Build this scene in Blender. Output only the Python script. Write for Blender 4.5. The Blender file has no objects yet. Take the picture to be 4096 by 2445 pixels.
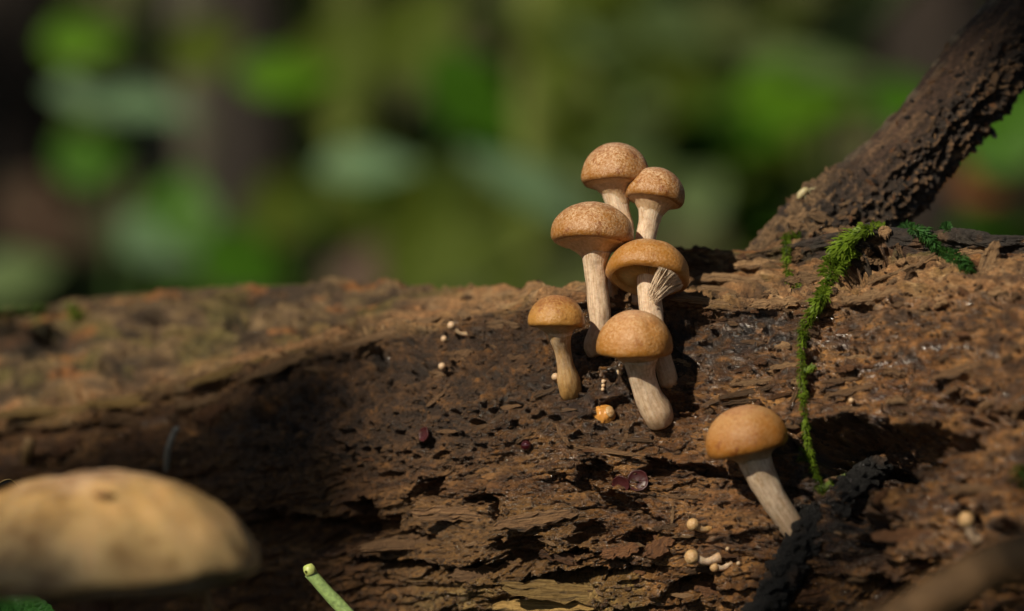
import bpy, math, random
import numpy as np
from mathutils import Vector, Matrix, Euler
from mathutils.bvhtree import BVHTree

# ------------------------------------------------------------------ camera, sky, sun, exposure
scene = bpy.context.scene
col = scene.collection
H = 0.085                      # lens height above the forest floor (macro shot, metres)
FOCUS = 0.3755
K = 36.0 / 90.0 / 4096.0       # metres per photo pixel per metre of distance

cam_data = bpy.data.cameras.new('camera')
cam = bpy.data.objects.new('camera', cam_data)
col.objects.link(cam)
cam.location = (0, 0, H)
cam.rotation_euler = (math.radians(90), 0, 0)
cam_data.lens = 90
cam_data.sensor_width = 36
cam_data.clip_start = 0.01
cam_data.clip_end = 200
cam_data.dof.use_dof = True
cam_data.dof.focus_distance = FOCUS
cam_data.dof.aperture_fstop = 9.5
scene.camera = cam

SUN_DIR = Vector((-0.49, -0.67, 0.56)).normalized()      # towards the sun
elev = math.asin(SUN_DIR.z)
world = bpy.data.worlds.new('World')
scene.world = world
world.use_nodes = True
wn = world.node_tree
bg = wn.nodes['Background']
sky = wn.nodes.new('ShaderNodeTexSky')
sky.sky_type = 'NISHITA'
sky.sun_disc = False
sky.sun_elevation = elev
sky.sun_rotation = math.atan2(SUN_DIR.x, SUN_DIR.y)
wn.links.new(sky.outputs[0], bg.inputs[0])
bg.inputs[1].default_value = 0.05

sun_data = bpy.data.lights.new('sun', 'SUN')
sun_data.energy = 5.0
sun_data.angle = math.radians(0.6)
sun_data.color = (1.0, 0.89, 0.70)
sun = bpy.data.objects.new('sun', sun_data)
col.objects.link(sun)
sun.rotation_euler = SUN_DIR.to_track_quat('Z', 'Y').to_euler()
sun.location = SUN_DIR * 5

scene.view_settings.view_transform = 'Standard'
scene.view_settings.look = 'None'
scene.view_settings.exposure = -0.02
scene.view_settings.gamma = 1
scene.view_settings.use_curve_mapping = False
scene.render.engine = 'CYCLES'
scene.cycles.use_denoising = True
scene.cycles.max_bounces = 6
scene.cycles.transparent_max_bounces = 4
scene.cycles.caustics_reflective = False
scene.cycles.caustics_refractive = False

rng = np.random.default_rng(7)
random.seed(11)

# ------------------------------------------------------------------ helpers
def P(px, py, Y):
    """Photo pixel + distance -> point."""
    return Vector(((px - 2048) * K * Y, Y, H - (py - 1222.5) * K * Y))

def ray(px, py):
    return Vector(((px - 2048) * K, 1.0, -(py - 1222.5) * K)).normalized()

def smooth(a, b, x):
    t = np.clip((x - a) / (b - a), 0, 1)
    return t * t * (3 - 2 * t)

def _hash(ix, iy, iz, seed):
    h = (ix.astype(np.int64) * 374761393 + iy.astype(np.int64) * 668265263 + iz.astype(np.int64) * 2147483647 + seed * 1274126177) & 0xFFFFFFFF
    h = ((h ^ (h >> 13)) * 1274126177) & 0xFFFFFFFF
    h = h ^ (h >> 16)
    return (h & 0xFFFFFF).astype(np.float32) / float(0xFFFFFF)

def vnoise(x, y, z=None, seed=0):
    """Smooth noise in about -1..1 (numpy, any shape)."""
    x = np.asarray(x, np.float32); y = np.asarray(y, np.float32)
    if z is None:
        fx = np.floor(x); fy = np.floor(y)
        tx = x - fx; ty = y - fy
        ix = fx.astype(np.int64); iy = fy.astype(np.int64); iz = np.zeros_like(ix)
        out = 0
        ux = tx * tx * tx * (tx * (tx * 6 - 15) + 10); uy = ty * ty * ty * (ty * (ty * 6 - 15) + 10)
        def g(a, b):
            ang = _hash(ix + a, iy + b, iz, seed) * 6.2831853
            return np.cos(ang) * (tx - a) + np.sin(ang) * (ty - b)
        n00 = g(0, 0); n10 = g(1, 0); n01 = g(0, 1); n11 = g(1, 1)
        nx0 = n00 + ux * (n10 - n00); nx1 = n01 + ux * (n11 - n01)
        return (nx0 + uy * (nx1 - nx0)) * 1.5
    z = np.asarray(z, np.float32)
    fx = np.floor(x); fy = np.floor(y); fz = np.floor(z)
    tx = x - fx; ty = y - fy; tz = z - fz
    ix = fx.astype(np.int64); iy = fy.astype(np.int64); iz = fz.astype(np.int64)
    ux = tx * tx * (3 - 2 * tx); uy = ty * ty * (3 - 2 * ty); uz = tz * tz * (3 - 2 * tz)
    def c(a, b, d):
        return _hash(ix + a, iy + b, iz + d, seed)
    v = 0
    l0 = c(0, 0, 0) + ux * (c(1, 0, 0) - c(0, 0, 0)); l1 = c(0, 1, 0) + ux * (c(1, 1, 0) - c(0, 1, 0))
    l2 = c(0, 0, 1) + ux * (c(1, 0, 1) - c(0, 0, 1)); l3 = c(0, 1, 1) + ux * (c(1, 1, 1) - c(0, 1, 1))
    a = l0 + uy * (l1 - l0); b = l2 + uy * (l3 - l2)
    return (a + uz * (b - a)) * 2 - 1

def fbm(x, y, oct=4, seed=0, gain=0.5):
    s = 0; a = 1.0; t = 0
    for o in range(oct):
        s = s + a * vnoise(x, y, seed=seed + 17 * o); t += a
        x = x * 2.03 + 5.1; y = y * 2.03 + 1.7; a *= gain
    return s / t * 1.6

def cellular(x, y, seed=0, jitter=0.9):
    """F1, F2 and a random id of the nearest cell."""
    fx = np.floor(x).astype(np.int64); fy = np.floor(y).astype(np.int64)
    f1 = np.full(x.shape, 9.0, np.float32); f2 = f1.copy(); cid = np.zeros(x.shape, np.float32)
    z = np.zeros_like(fx)
    for a in (-1, 0, 1):
        for b in (-1, 0, 1):
            cx = fx + a; cy = fy + b
            qx = cx + 0.5 + jitter * (_hash(cx, cy, z, seed) - 0.5)
            qy = cy + 0.5 + jitter * (_hash(cx, cy, z + 1, seed) - 0.5)
            d = np.sqrt((x - qx) ** 2 + (y - qy) ** 2)
            m = d < f1
            f2 = np.where(m, f1, np.minimum(f2, d))
            cid = np.where(m, _hash(cx, cy, z + 2, seed), cid)
            f1 = np.where(m, d, f1)
    return f1, f2, cid

def mesh_np(name, verts, faces, mat, parent=None, origin=(0, 0, 0), cols=None, uv=None, smooth_sh=True, wet=None):
    """One mesh object out of numpy arrays; faces (n,3) or (n,4)."""
    verts = np.asarray(verts, np.float32).reshape(-1, 3) - np.asarray(origin, np.float32)
    faces = np.asarray(faces, np.int32)
    me = bpy.data.meshes.new(name)
    nv, nf, k = len(verts), len(faces), faces.shape[1]
    me.vertices.add(nv); me.loops.add(nf * k); me.polygons.add(nf)
    me.vertices.foreach_set('co', verts.ravel())
    me.loops.foreach_set('vertex_index', faces.ravel())
    me.polygons.foreach_set('loop_start', np.arange(0, nf * k, k, dtype=np.int32))
    me.polygons.foreach_set('loop_total', np.full(nf, k, np.int32))
    me.polygons.foreach_set('use_smooth', np.full(nf, smooth_sh))
    me.update(calc_edges=True)
    if cols is not None:
        at = me.color_attributes.new('Col', 'FLOAT_COLOR', 'POINT')
        c4 = np.ones((nv, 4), np.float32); c4[:, :3] = cols
        if wet is not None: c4[:, 3] = wet
        at.data.foreach_set('color', c4.ravel())
    if uv is not None:
        ul = me.uv_layers.new(name='UVMap')
        ul.data.foreach_set('uv', np.asarray(uv, np.float32)[faces.ravel()].ravel())
    me.materials.append(mat)
    o = bpy.data.objects.new(name, me)
    col.objects.link(o)
    o.location = origin
    if parent is not None:
        o.parent = parent
        o.location = Vector(origin) - parent.matrix_world.translation if parent.rotation_euler == Euler() else origin
    return o

def grid_faces(nu, nv, wrap_v=False, wrap_u=False):
    """Quads of a grid with index i*nv + j."""
    i = np.arange(nu if wrap_u else nu - 1); j = np.arange(nv if wrap_v else nv - 1)
    I, J = np.meshgrid(i, j, indexing='ij')
    I2 = (I + 1) % nu; J2 = (J + 1) % nv
    return np.stack([I * nv + J, I2 * nv + J, I2 * nv + J2, I * nv + J2], -1).reshape(-1, 4)

def tag(o, label=None, cat=None, group=None, kind=None):
    if label: o['label'] = label
    if cat: o['category'] = cat
    if group: o['group'] = group
    if kind: o['kind'] = kind
    return o

def empty(name, loc, label, cat, group=None):
    o = bpy.data.objects.new(name, None)
    o.empty_display_size = 0.01
    col.objects.link(o)
    o.location = loc
    bpy.context.view_layer.update()
    return tag(o, label, cat, group)

def child_of(o, parent):
    """Parent without moving (parents here are never rotated)."""
    pl = Vector(parent.location)
    q = parent.parent
    while q is not None:
        pl = pl + Vector(q.location); q = q.parent
    w = Vector(o.location)
    o.parent = parent
    o.location = w - pl
    return o

def spline(pts, n):
    """Catmull-Rom through rows of any dimension."""
    pts = np.asarray(pts, float)
    if len(pts) == 2:
        t = np.linspace(0, 1, n)[:, None]
        return pts[0] * (1 - t) + pts[1] * t
    p = np.vstack([2 * pts[0] - pts[1], pts, 2 * pts[-1] - pts[-2]])
    seg = np.linspace(0, len(pts) - 1 - 1e-6, n)
    i = seg.astype(int); t = (seg - i)[:, None]
    p0, p1, p2, p3 = p[i], p[i + 1], p[i + 2], p[i + 3]
    return 0.5 * ((2 * p1) + (-p0 + p2) * t + (2 * p0 - 5 * p1 + 4 * p2 - p3) * t ** 2 + (-p0 + 3 * p1 - 3 * p2 + p3) * t ** 3)

def tube_np(path, rad, seg=24, rough=0.0, seed=0, freq=1.0, cap=True):
    """Tube around a path (n,3) with radii (n,), parallel-transport frame. Returns verts, faces, uv."""
    path = np.asarray(path, float); n = len(path)
    rad = np.broadcast_to(np.asarray(rad, float), (n,))
    T = np.gradient(path, axis=0); T /= np.linalg.norm(T, axis=1)[:, None] + 1e-12
    up = np.array([0, -1.0, 0]) if abs(T[0][1]) < 0.9 else np.array([1.0, 0, 0])
    N = np.zeros_like(path); N[0] = up - T[0] * np.dot(up, T[0]); N[0] /= np.linalg.norm(N[0])
    for k in range(1, n):
        v = N[k - 1] - T[k] * np.dot(N[k - 1], T[k]); N[k] = v / np.linalg.norm(v)
    B = np.cross(T, N)
    th = np.linspace(0, 2 * np.pi, seg, endpoint=False)
    R = np.repeat(rad[:, None], seg, 1)
    if rough:
        L = np.concatenate([[0], np.cumsum(np.linalg.norm(np.diff(path, axis=0), axis=1))])
        q = np.mean(rad) + 1e-9
        x = np.cos(th)[None, :] * freq + 0 * L[:, None]; y = np.sin(th)[None, :] * freq + 0 * L[:, None]
        z = (L[:, None] / q * freq * 0.5) + 0 * th[None, :]
        R = R * (1 + rough * vnoise(x + 31.7 * seed, y, z, seed) + 0.5 * rough * vnoise(2.2 * x, 2.2 * y + 9.1 * seed, 1.6 * z, seed + 3))
    V = path[:, None, :] + R[..., None] * (np.cos(th)[None, :, None] * N[:, None, :] + np.sin(th)[None, :, None] * B[:, None, :])
    F = grid_faces(n, seg, wrap_v=True)
    V = V.reshape(-1, 3)
    uv = np.stack([np.repeat(np.linspace(0, 1, n)[:, None], seg, 1), np.repeat((th / 6.2832)[None, :], n, 0)], -1).reshape(-1, 2)
    if cap:
        c0 = len(V)
        V = np.vstack([V, path[0] - T[0] * rad[0] * 0.3, path[-1] + T[-1] * rad[-1] * 0.3])
        uv = np.vstack([uv, [0, 0], [1, 0]])
        j = np.arange(seg); j2 = (j + 1) % seg
        f0 = np.stack([j, j2, np.full(seg, c0), np.full(seg, c0)], -1)
        f1 = np.stack([(n - 1) * seg + j2, (n - 1) * seg + j, np.full(seg, c0 + 1), np.full(seg, c0 + 1)], -1)
        T3 = np.vstack([F[:, [0, 1, 2]], F[:, [0, 2, 3]], f0[:, :3], f1[:, :3]])
        return V, T3, uv
    return V, F, uv

def tube_obj(name, path, rad, mat, parent=None, seg=12, origin=None, **kw):
    V, F, uv = tube_np(path, rad, seg, **kw)
    if origin is None: origin = tuple(path[0])
    o = mesh_np(name, V, F, mat, None, origin, uv=uv)
    if parent is not None: child_of(o, parent)
    return o

# ------------------------------------------------------------------ materials
def nodes_of(name):
    m = bpy.data.materials.new(name); m.use_nodes = True
    nt = m.node_tree
    return m, nt, nt.nodes['Principled BSDF']

def N(nt, t, **kw):
    n = nt.nodes.new(t)
    for k, v in kw.items(): setattr(n, k, v)
    return n

def ramp(nt, stops):
    r = N(nt, 'ShaderNodeValToRGB'); e = r.color_ramp.elements
    while len(e) < len(stops): e.new(0.5)
    for q, (p, c) in zip(e, stops):
        q.position = p; q.color = (*c, 1) if len(c) == 3 else c
    return r

def noise(nt, vec, scale, detail=4, rough=0.6, dist=0.0):
    n = N(nt, 'ShaderNodeTexNoise')
    n.inputs['Scale'].default_value = scale; n.inputs['Detail'].default_value = detail
    n.inputs['Roughness'].default_value = rough; n.inputs['Distortion'].default_value = dist
    if vec is not None: nt.links.new(vec, n.inputs['Vector'])
    return n

def mapping(nt, out, scale):
    m = N(nt, 'ShaderNodeMapping'); m.inputs['Scale'].default_value = scale
    nt.links.new(out, m.inputs['Vector'])
    return m.outputs[0]

def mixc(nt, fac, a, b, mode='MIX'):
    m = N(nt, 'ShaderNodeMix', data_type='RGBA', blend_type=mode)
    for sock, v in ((m.inputs[0], fac), (m.inputs[6], a), (m.inputs[7], b)):
        if isinstance(v, bpy.types.NodeSocket): nt.links.new(v, sock)
        elif isinstance(v, (int, float)): sock.default_value = v
        else: sock.default_value = (*v, 1)
    return m.outputs[2]

def bump(nt, b, height, strength, dist):
    n = N(nt, 'ShaderNodeBump'); n.inputs['Strength'].default_value = strength; n.inputs['Distance'].default_value = dist
    nt.links.new(height, n.inputs['Height'])
    nt.links.new(n.outputs[0], b.inputs['Normal'])
    return n

def wood_attr_material(name, fib=(500, 2600, 2600), gain=1.0):
    """Rotten wood: colour from the vertex attribute, broken up by fine grain; alpha = how wet it is."""
    m, nt, b = nodes_of(name)
    at = N(nt, 'ShaderNodeAttribute'); at.attribute_name = 'Col'
    geo = N(nt, 'ShaderNodeTexCoord')
    v = geo.outputs['Object']
    n1 = noise(nt, mapping(nt, v, fib), 1.0, 6, 0.65)
    n2 = noise(nt, v, 1500, 5, 0.7)
    r1 = ramp(nt, [(0.25, (0.45, 0.42, 0.40)), (0.55, (1, 1, 1)), (0.8, (1.5, 1.42, 1.3))])
    nt.links.new(n1.outputs[0], r1.inputs[0])
    c1 = mixc(nt, 1.0, at.outputs['Color'], r1.outputs[0], 'MULTIPLY')
    r2 = ramp(nt, [(0.3, (0.6, 0.57, 0.55)), (0.6, (1.1, 1.1, 1.1))])
    nt.links.new(n2.outputs[0], r2.inputs[0])
    c2 = mixc(nt, 1.0, c1, r2.outputs[0], 'MULTIPLY')
    nt.links.new(c2, b.inputs['Base Color'])
    rr = N(nt, 'ShaderNodeMapRange'); rr.inputs['To Min'].default_value = 0.85; rr.inputs['To Max'].default_value = 0.22
    nt.links.new(at.outputs['Alpha'], rr.inputs['Value'])
    nt.links.new(rr.outputs[0], b.inputs['Roughness'])
    b.inputs['Specular IOR Level'].default_value = 0.5
    cw = N(nt, 'ShaderNodeMath', operation='MULTIPLY'); cw.inputs[1].default_value = 0.7
    nt.links.new(at.outputs['Alpha'], cw.inputs[0]); nt.links.new(cw.outputs[0], b.inputs['Coat Weight']); b.inputs['Coat Roughness'].default_value = 0.12
    n3 = noise(nt, v, 3800, 4, 0.7)
    ad = N(nt, 'ShaderNodeMath', operation='ADD'); nt.links.new(n2.outputs[0], ad.inputs[0]); nt.links.new(n3.outputs[0], ad.inputs[1])
    bn = bump(nt, b, ad.outputs[0], 1.0, 0.0005)
    nt.links.new(bn.outputs[0], b.inputs['Coat Normal'])
    return m

M_LOG = wood_attr_material('rotten_wood')
M_BRANCH = wood_attr_material('branch_wood', (2200, 2200, 1200))

def chip_material(name, a, bcol, c, rough=0.6, sc=None):
    m, nt, b = nodes_of(name)
    v = N(nt, 'ShaderNodeTexCoord').outputs['Object']
    oi = N(nt, 'ShaderNodeObjectInfo')
    pos = N(nt, 'ShaderNodeNewGeometry').outputs['Position']
    n1 = noise(nt, mapping(nt, v, (3, 13, 2)), 1.0, 6, 0.7) if sc is None else noise(nt, pos, sc, 5, 0.7)
    r = ramp(nt, [(0.3, a), (0.52, bcol), (0.75, c)]); nt.links.new(n1.outputs[0], r.inputs[0])
    rv = N(nt, 'ShaderNodeMapRange'); rv.inputs['To Min'].default_value = 0.5; rv.inputs['To Max'].default_value = 1.25
    nt.links.new(oi.outputs['Random'], rv.inputs['Value'])
    c2 = mixc(nt, 1.0, r.outputs[0], rv.outputs[0], 'MULTIPLY')
    nt.links.new(c2, b.inputs['Base Color'])
    b.inputs['Roughness'].default_value = rough
    n2 = noise(nt, pos, 1500, 6, 0.75)
    n3 = N(nt, 'ShaderNodeMath', operation='ADD'); nt.links.new(n2.outputs[0], n3.inputs[0]); nt.links.new(n1.outputs[0], n3.inputs[1])
    bump(nt, b, n3.outputs[0], 1.0, 0.0007)
    return m

M_CHIP = chip_material('wood_chip', (0.07, 0.035, 0.018), (0.22, 0.12, 0.055), (0.42, 0.26, 0.13))
M_TAN = chip_material('pale_wood_chip', (0.15, 0.08, 0.035), (0.40, 0.235, 0.115), (0.62, 0.41, 0.22))
M_OCHRE = chip_material('ochre_plank', (0.14, 0.075, 0.025), (0.48, 0.30, 0.10), (0.70, 0.51, 0.22), 0.5)
M_RED = chip_material('red_brown_flake', (0.07, 0.03, 0.015), (0.20, 0.09, 0.038), (0.34, 0.17, 0.075), 0.5)
M_BLACK = chip_material('black_bark', (0.006, 0.006, 0.006), (0.018, 0.016, 0.016), (0.05, 0.042, 0.038), 0.35)
M_CRUMB = chip_material('rot_crumb', (0.03, 0.018, 0.012), (0.10, 0.055, 0.028), (0.22, 0.125, 0.06), 0.35, 2500)

def cap_material(name, centre, mid, edge, fleck, fleck_amt, spot=0.0, rough=0.33):
    """UV.x = 0 at the apex, 1 at the margin."""
    m, nt, b = nodes_of(name)
    tc = N(nt, 'ShaderNodeTexCoord'); uvs = N(nt, 'ShaderNodeSeparateXYZ')
    nt.links.new(tc.outputs['UV'], uvs.inputs[0])
    v = tc.outputs['Object']
    warp = noise(nt, v, 260, 3, 0.6)
    ad = N(nt, 'ShaderNodeMath', operation='MULTIPLY_ADD'); ad.inputs[1].default_value = 0.55; nt.links.new(warp.outputs[0], ad.inputs[0])
    sb = N(nt, 'ShaderNodeMath', operation='SUBTRACT'); sb.inputs[1].default_value = 0.275
    nt.links.new(uvs.outputs[0], sb.inputs[0]); nt.links.new(sb.outputs[0], ad.inputs[2])
    r = ramp(nt, [(0.05, centre), (0.40, mid), (0.72, edge), (0.97, tuple(x * 0.9 for x in edge))])
    nt.links.new(ad.outputs[0], r.inputs[0])
    # pale fibrillose flecks, strongest on the crown
    f = noise(nt, v, 2700, 5, 0.8)
    f2 = noise(nt, v, 480, 3, 0.6)
    fr = ramp(nt, [(0.46, (0, 0, 0)), (0.54, (1, 1, 1))]); nt.links.new(f.outputs[0], fr.inputs[0])
    fr2 = ramp(nt, [(0.38, (0, 0, 0)), (0.62, (1, 1, 1))]); nt.links.new(f2.outputs[0], fr2.inputs[0])
    inv = N(nt, 'ShaderNodeMapRange'); inv.inputs['From Min'].default_value = 0.25; inv.inputs['From Max'].default_value = 0.95
    inv.inputs['To Min'].default_value = 1; inv.inputs['To Max'].default_value = 0.25
    nt.links.new(ad.outputs[0], inv.inputs['Value'])
    mm = N(nt, 'ShaderNodeMath', operation='MULTIPLY'); nt.links.new(fr.outputs[0], mm.inputs[0]); nt.links.new(inv.outputs[0], mm.inputs[1])
    m3 = N(nt, 'ShaderNodeMath', operation='MULTIPLY_ADD'); m3.inputs[1].default_value = 0.7; m3.inputs[2].default_value = 0.3
    nt.links.new(fr2.outputs[0], m3.inputs[0])
    m2 = N(nt, 'ShaderNodeMath', operation='MULTIPLY'); nt.links.new(mm.outputs[0], m2.inputs[0]); nt.links.new(m3.outputs[0], m2.inputs[1])
    m4 = N(nt, 'ShaderNodeMath', operation='MULTIPLY'); m4.inputs[1].default_value = fleck_amt; nt.links.new(m2.outputs[0], m4.inputs[0])
    c = mixc(nt, m4.outputs[0], r.outputs[0], fleck)
    # darker brown scuffs
    d = noise(nt, v, 620, 4, 0.7); dr = ramp(nt, [(0.56, (1, 1, 1)), (0.68, (0.62, 0.45, 0.34))]); nt.links.new(d.outputs[0], dr.inputs[0])
    c = mixc(nt, 0.6 + spot, c, dr.outputs[0], 'MULTIPLY')
    nt.links.new(c, b.inputs['Base Color'])
    rr = N(nt, 'ShaderNodeMapRange'); rr.inputs['To Min'].default_value = 0.62; rr.inputs['To Max'].default_value = rough
    nt.links.new(uvs.outputs[0], rr.inputs['Value']); nt.links.new(rr.outputs[0], b.inputs['Roughness'])
    b.inputs['Subsurface Weight'].default_value = 0.12
    b.inputs['Subsurface Radius'].default_value = (1.0, 0.45, 0.2)
    b.inputs['Subsurface Scale'].default_value = 0.0012
    b.inputs['Coat Weight'].default_value = 0.16; b.inputs['Coat Roughness'].default_value = 0.2
    fb = noise(nt, v, 1900, 4, 0.7)
    bn = bump(nt, b, fb.outputs[0], 0.8, 0.00025)
    nt.links.new(bn.outputs[0], b.inputs['Coat Normal'])
    return m

M_CAPA = cap_material('cap_speckled', (0.36, 0.175, 0.105), (0.33, 0.145, 0.055), (0.33, 0.135, 0.022), (0.80, 0.58, 0.38), 1.0, 0.4)
M_CAPB = cap_material('cap_amber', (0.48, 0.25, 0.135), (0.41, 0.185, 0.055), (0.37, 0.15, 0.018), (0.70, 0.46, 0.25), 0.85)
M_CAPE = cap_material('cap_blotched', (0.47, 0.22, 0.11), (0.46, 0.22, 0.075), (0.40, 0.15, 0.018), (0.68, 0.43, 0.20), 0.7, 0.4)
M_CAPC = cap_material('cap_brown_top', (0.34, 0.135, 0.065), (0.27, 0.105, 0.028), (0.42, 0.20, 0.04), (0.58, 0.34, 0.13), 0.8, 0.35)
M_CAPD = cap_material('cap_big', (0.58, 0.38, 0.25), (0.52, 0.31, 0.10), (0.54, 0.36, 0.15), (0.60, 0.46, 0.34), 0.4, -0.3, 0.42)
_nt = M_CAPD.node_tree; _b = _nt.nodes['Principled BSDF']
_src = _b.inputs['Base Color'].links[0].from_socket
_n = noise(_nt, _nt.nodes['Texture Coordinate'].outputs['Object'], 95, 4, 0.65)
_r = ramp(_nt, [(0.36, (0.42, 0.34, 0.25)), (0.52, (1, 1, 1)), (0.68, (1.15, 1.08, 1.1))]); _nt.links.new(_n.outputs[0], _r.inputs[0])
_nt.links.new(mixc(_nt, 1.0, _src, _r.outputs[0], 'MULTIPLY'), _b.inputs['Base Color'])
M_PIN = cap_material('pin_head', (0.48, 0.27, 0.11), (0.46, 0.26, 0.10), (0.52, 0.34, 0.16), (0.66, 0.48, 0.27), 0.8, 0.3)

def stem_material(name, top, mid, base, streak):
    m, nt, b = nodes_of(name)
    tc = N(nt, 'ShaderNodeTexCoord'); s = N(nt, 'ShaderNodeSeparateXYZ'); nt.links.new(tc.outputs['UV'], s.inputs[0])
    r = ramp(nt, [(0.0, base), (0.30, mid), (0.75, top), (1.0, top)])
    n0 = noise(nt, tc.outputs['Object'], 330, 3, 0.6)
    ad = N(nt, 'ShaderNodeMath', operation='MULTIPLY_ADD'); ad.inputs[1].default_value = 0.5; nt.links.new(n0.outputs[0], ad.inputs[0])
    sb = N(nt, 'ShaderNodeMath', operation='SUBTRACT'); sb.inputs[1].default_value = 0.25; nt.links.new(s.outputs[0], sb.inputs[0]); nt.links.new(sb.outputs[0], ad.inputs[2])
    nt.links.new(ad.outputs[0], r.inputs[0])
    n1 = noise(nt, mapping(nt, tc.outputs['UV'], (5, 26, 1)), 1.0, 5, 0.65)
    rs = ramp(nt, [(0.40, (0, 0, 0)), (0.64, (1, 1, 1))]); nt.links.new(n1.outputs[0], rs.inputs[0])
    c = mixc(nt, rs.outputs[0], r.outputs[0], streak)
    n2 = noise(nt, tc.outputs['Object'], 1500, 4, 0.7)
    r2 = ramp(nt, [(0.32, (0.66, 0.58, 0.52)), (0.55, (1, 1, 1))]); nt.links.new(n2.outputs[0], r2.inputs[0])
    c = mixc(nt, 0.8, c, r2.outputs[0], 'MULTIPLY')
    nt.links.new(c, b.inputs['Base Color'])
    b.inputs['Roughness'].default_value = 0.5
    b.inputs['Subsurface Weight'].default_value = 0.3
    b.inputs['Subsurface Radius'].default_value = (1.0, 0.55, 0.3)
    b.inputs['Subsurface Scale'].default_value = 0.001
    bump(nt, b, n1.outputs[0], 0.6, 0.0002)
    return m

M_STEM = stem_material('pale_stem', (0.82, 0.66, 0.50), (0.74, 0.56, 0.40), (0.50, 0.30, 0.15), (0.52, 0.35, 0.21))
M_STEMA = stem_material('amber_stem', (0.72, 0.55, 0.38), (0.52, 0.32, 0.13), (0.46, 0.22, 0.04), (0.45, 0.25, 0.08))
M_STEMD = stem_material('dark_red_stem', (0.20, 0.07, 0.03), (0.16, 0.05, 0.02), (0.10, 0.04, 0.02), (0.10, 0.03, 0.015))
M_VEIL = stem_material('veil', (0.70, 0.50, 0.33), (0.68, 0.48, 0.30), (0.66, 0.45, 0.27), (0.58, 0.38, 0.20))

def plain(name, c, rough=0.5, var=0.3, sc=900, sss=0.0, spec=0.5, bumpd=0.0002, trans=None, coat=0.0):
    m, nt, b = nodes_of(name)
    v = N(nt, 'ShaderNodeTexCoord').outputs['Object']
    n = noise(nt, v, sc, 4, 0.65)
    r = ramp(nt, [(0.3, tuple(x * (1 - var) for x in c)), (0.7, tuple(min(1, x * (1 + var)) for x in c))])
    nt.links.new(n.outputs[0], r.inputs[0]); nt.links.new(r.outputs[0], b.inputs['Base Color'])
    b.inputs['Roughness'].default_value = rough
    b.inputs['Specular IOR Level'].default_value = spec
    b.inputs['Coat Weight'].default_value = coat; b.inputs['Coat Roughness'].default_value = 0.05
    if sss:
        b.inputs['Subsurface Weight'].default_value = sss; b.inputs['Subsurface Scale'].default_value = 0.001
        b.inputs['Subsurface Radius'].default_value = (1, 0.6, 0.3)
    if bumpd: bump(nt, b, n.outputs[0], 0.5, bumpd)
    if trans:
        tr = N(nt, 'ShaderNodeBsdfTranslucent'); tr.inputs[0].default_value = (*trans, 1)
        mx = N(nt, 'ShaderNodeMixShader'); mx.inputs[0].default_value = 0.4
        nt.links.new(b.outputs[0], mx.inputs[1]); nt.links.new(tr.outputs[0], mx.inputs[2])
        nt.links.new(mx.outputs[0], nt.nodes['Material Output'].inputs[0])
    return m

M_WHITE = plain('white_fungus', (0.50, 0.35, 0.22), 0.4, 0.15, 1500, 0.4)
M_GILL = plain('gill', (0.62, 0.38, 0.14), 0.6, 0.2, 1500, 0.3)
M_ORANGE = plain('orange_bud', (0.55, 0.25, 0.055), 0.3, 0.35, 700, 0.3)
M_CUP = plain('wine_red_jelly', (0.045, 0.010, 0.011), 0.38, 0.3, 500, 0.2, 0.35, 0.0001)
M_BEAD = plain('dark_red_bead', (0.03, 0.004, 0.006), 0.06, 0.2, 500, 0.0, 0.8, 0.0)
M_MOSS = plain('moss_green', (0.15, 0.22, 0.02), 0.45, 0.5, 500, 0, 0.4, 0, (0.30, 0.46, 0.05))
M_MOSSB = plain('moss_blue_green', (0.05, 0.13, 0.035), 0.35, 0.5, 500, 0, 0.5, 0, (0.12, 0.30, 0.06))
M_MOSSD = plain('moss_dark', (0.045, 0.095, 0.015), 0.5, 0.5, 500, 0, 0.4, 0, (0.12, 0.22, 0.03))
M_STALK = plain('green_stalk', (0.26, 0.37, 0.13), 0.35, 0.35, 1600, 0.2, 0.5, 0.0001)
M_STALKTIP = plain('green_stalk_cut', (0.45, 0.52, 0.16), 0.4, 0.2, 1200, 0.3)
M_TWIG = plain('dry_twig', (0.28, 0.16, 0.075), 0.7, 0.5, 300, 0, 0.3, 0.0004)
M_TWIGP = plain('pale_needle', (0.30, 0.18, 0.08), 0.6, 0.3, 500)
M_GREYSTEM = plain('grey_stalk', (0.32, 0.28, 0.23), 0.5, 0.3, 700)
M_CURL = plain('black_curl', (0.02, 0.014, 0.008), 0.4, 0.5, 900)
M_RIM = plain('gold_rim', (0.42, 0.28, 0.10), 0.5, 0.3, 900)
M_BUG = plain('pale_insect', (0.42, 0.36, 0.20), 0.4, 0.3, 2500, 0.3)

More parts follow.
